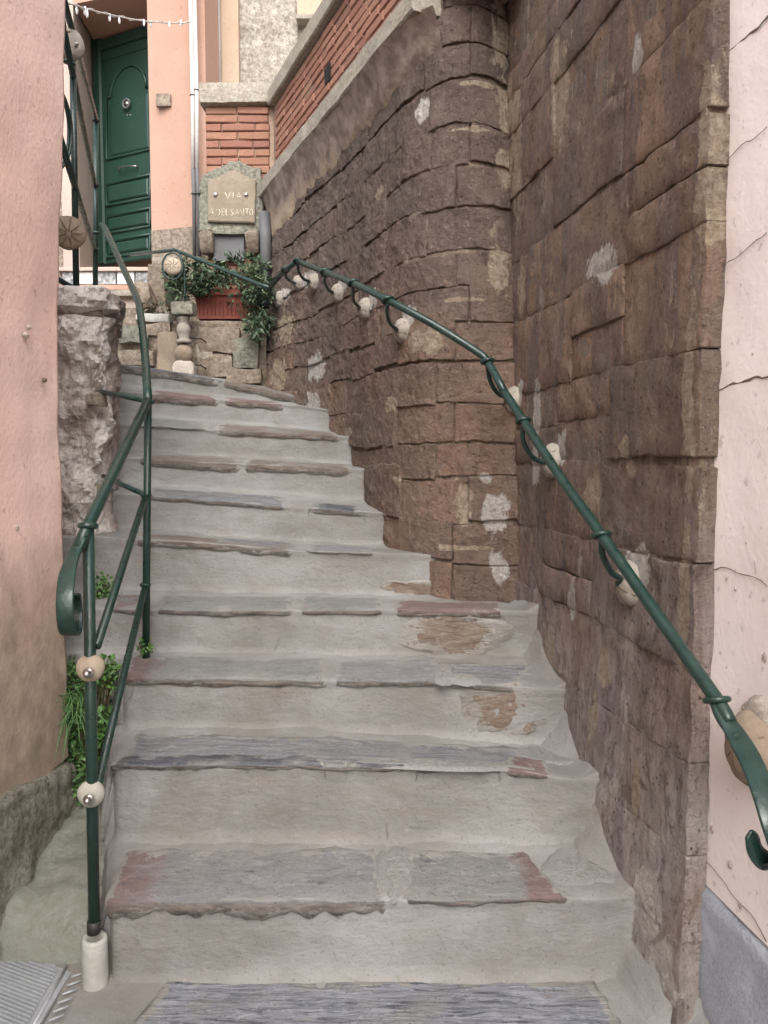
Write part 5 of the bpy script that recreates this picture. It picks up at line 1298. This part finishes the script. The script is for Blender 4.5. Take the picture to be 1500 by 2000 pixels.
def frame(x0, y0, x1, y1, arch=0):
    mb = MB(); pts = [(x0, y1), (x0, y0)]
    if arch:
        cx_, r_ = (x0 + x1) / 2, (x1 - x0) / 2; pts = [(x0, y1), (x0, y0), (x0 + 8, y0 - 1)] + [(cx_ - (r_ - 8) * math.cos(a), y0 - arch * math.sin(a)) for a in [i * math.pi / 10 for i in range(11)]] + [(x1 - 8, y0 - 1), (x1, y0), (x1, y1), (x0, y1)]
    else: pts = [(x0, y1), (x0, y0), (x1, y0), (x1, y1), (x0, y1)]
    tube(mb, [(lambda p, z: Vector((p.x, p.y, z)))(dpt(a, b, .034), dpt(x0, b).z) for a, b in pts], .013, 6, caps=False); mb.build('moulding', M['door'], door)
frame(214, 196, 300, 314, 52)
for y0, y1 in ((362, 404), (425, 458), (474, 505)): frame(214, y0, 300, y1); dpanel(219, y0 + 5, 296, y1 - 5, .032, .016, 'door', 'raised_panel', door)
dpanel(220, 205, 295, 308, .032, .006, 'door', 'raised_panel', door)
mb = MB(); torus(mb, dpt(257, 208, .06), dn, .035, .009, 20, 8); mb.build('knocker', M['greypipe'], door)
mb = MB(); lathe(mb, dpt(257, 207, .04), dn, [(.022, 0), (.02, .014), (.01, .024), (0, .026)], 14); mb.build('knocker_boss', M['steel'], door)
mb = MB(); tube(mb, [dpt(240, 334, .036), dpt(241, 333, .06), dpt(258, 330, .066), dpt(274, 329, .06), dpt(275, 329, .036)], .006, 8, 3); mb.build('door_pull', M['steel'], door)
for px in (255, 261):
    mb = MB(); lathe(mb, dpt(px, 228, .034), dn, [(.006, 0), (.005, .006), (0, .008)], 8); mb.build('stud', M['steel'], door)
blk(304, 182, 333, 207, 6.02, .04, 'stonebeige', 'name_plate', sa, .002, .03, .006, 4)
# conduits
for k, (pxt, pxb) in enumerate(((372, 380), (380, 389))):
    t = thing('conduit', tuple(at(pxb, 500, 5.9)), ['left of the two pale conduits beside the salmon pilaster', 'right of the two pale conduits beside the salmon pilaster'][k], 'pipe', 'conduits beside the salmon pilaster')
    mb = MB(); tube(mb, [at(pxt - 2, -260, 5.88), at(pxt, 0, 5.88), at(pxt + 4, 180, 5.88), at(pxt + 5, 330, 5.88)], .0145, 10); mb.build('upper_pipe', M['pvc'], t)
    mb = MB(); tube(mb, [at(pxt + 5, 330, 5.88), at(pxt + 7, 380, 5.885), at(pxb, 500, 5.88)], .014, 10); mb.build('lower_pipe', M['greypipe'], t)
    for py in (186 - 10 * k, 378):
        mb = MB(); torus(mb, at(pxt + 4 + (py > 300) * 2.5, py, 5.88), (0, 0, 1), .016, .005, 12, 6); mb.build('clamp', M['greypipe'], t)

# house behind: cream strip, roughcast wall, window
rh = thing('roughcast_house', tuple(at(520, 300, 6.6)), 'grey beige roughcast house with cream painted corner behind the brick parapet', 'building')
a, b = at(404, 100, 6.4), at(466, 100, 6.4); mb = MB(); box(mb, (a.x - .1, 6.4, 1.6), (b.x, 7.4, 10)); mb.build('cream_corner', M['cream_wall'], rh, smooth=False)
a, b = at(466, 100, 6.45), at(581, 100, 6.45); mb = MB(); rows = []
for j in range(120):
    z = 2.8 + 7 * j / 119; rows.append([(lambda p: p + Vector((0, .03 * fbm(p, 9, 3, 4), 0)))(Vector((a.x + (b.x - a.x) * i / 24, 6.47, z))) for i in range(25)])
mb.grid(rows); mb.build('roughcast_wall', M['roughcast'], rh)
mb = MB(); box(mb, (b.x, 6.5, 2.8), (4.5, 7.4, 10)); box(mb, (a.x, 6.52, 1.6), (b.x, 7.4, 10)); mb.build('house_core', M['roughcast'], rh, smooth=False)
blk(580, -60, 640, 28, 6.42, .06, 'cream_wall', 'window_surround', rh, .002, .05, .005, 3)
blk(578, 27, 640, 36, 6.36, .12, 'concrete', 'window_sill', rh, .002, .05, .005, 3)
a = at(429, 163, 6.34); mb = MB(); tube(mb, [a, Vector((a.x, 6.34, 9.5))], .013, 10); mb.build('white_cable_pipe', M['white'], rh)
mb = MB(); a = at(411, 163, 6.36); tube(mb, [a, Vector((a.x, 6.36, 9.5))], .02, 8); mb.build('edge_bead', M['salmon_pale'], rh)

# string of fairy lights across the door
fw = thing('string_lights', tuple(at(240, 30, 5.0)), 'string of small clear fairy lights hanging across the green door', 'lights')
W0 = [at(100, -6, 3.2), at(130, 5, 3.6), at(180, 20, 4.3), at(230, 32, 4.8), at(290, 42, 5.4), at(350, 45, 5.7), at(372, 42, 5.86)]
mb = MB(); tube(mb, W0, .0042, 6, 6); mb.build('wire', M['wire'], fw)
mb = MB(); tube(mb, [p + Vector((0, 0, .010 * math.sin(i * 2.1))) for i, p in enumerate(catmull(W0, 5))], .003, 5); mb.build('wire', M['wire'], fw)
for px, py, D in ((150, 14, 3.9), (166, 17, 4.1), (170, 22, 4.15), (214, 31, 4.65), (233, 36, 4.85), (281, 42, 5.3), (295, 45, 5.45), (331, 46, 5.6), (353, 43, 5.75)):
    a = at(px, py - 4, D); mb = MB(); lathe(mb, a - Vector((0, 0, .03)), (0, 0, 1), [(0, -.014), (.005, -.01), (.007, 0), (.007, .012), (.0055, .014), (.0055, .03), (0, .032)], 8); mb.build('bulb', M['white'], fw)
print('objects', len(bpy.data.objects), 'tris', sum(len(m.polygons) * 2 for m in bpy.data.meshes))
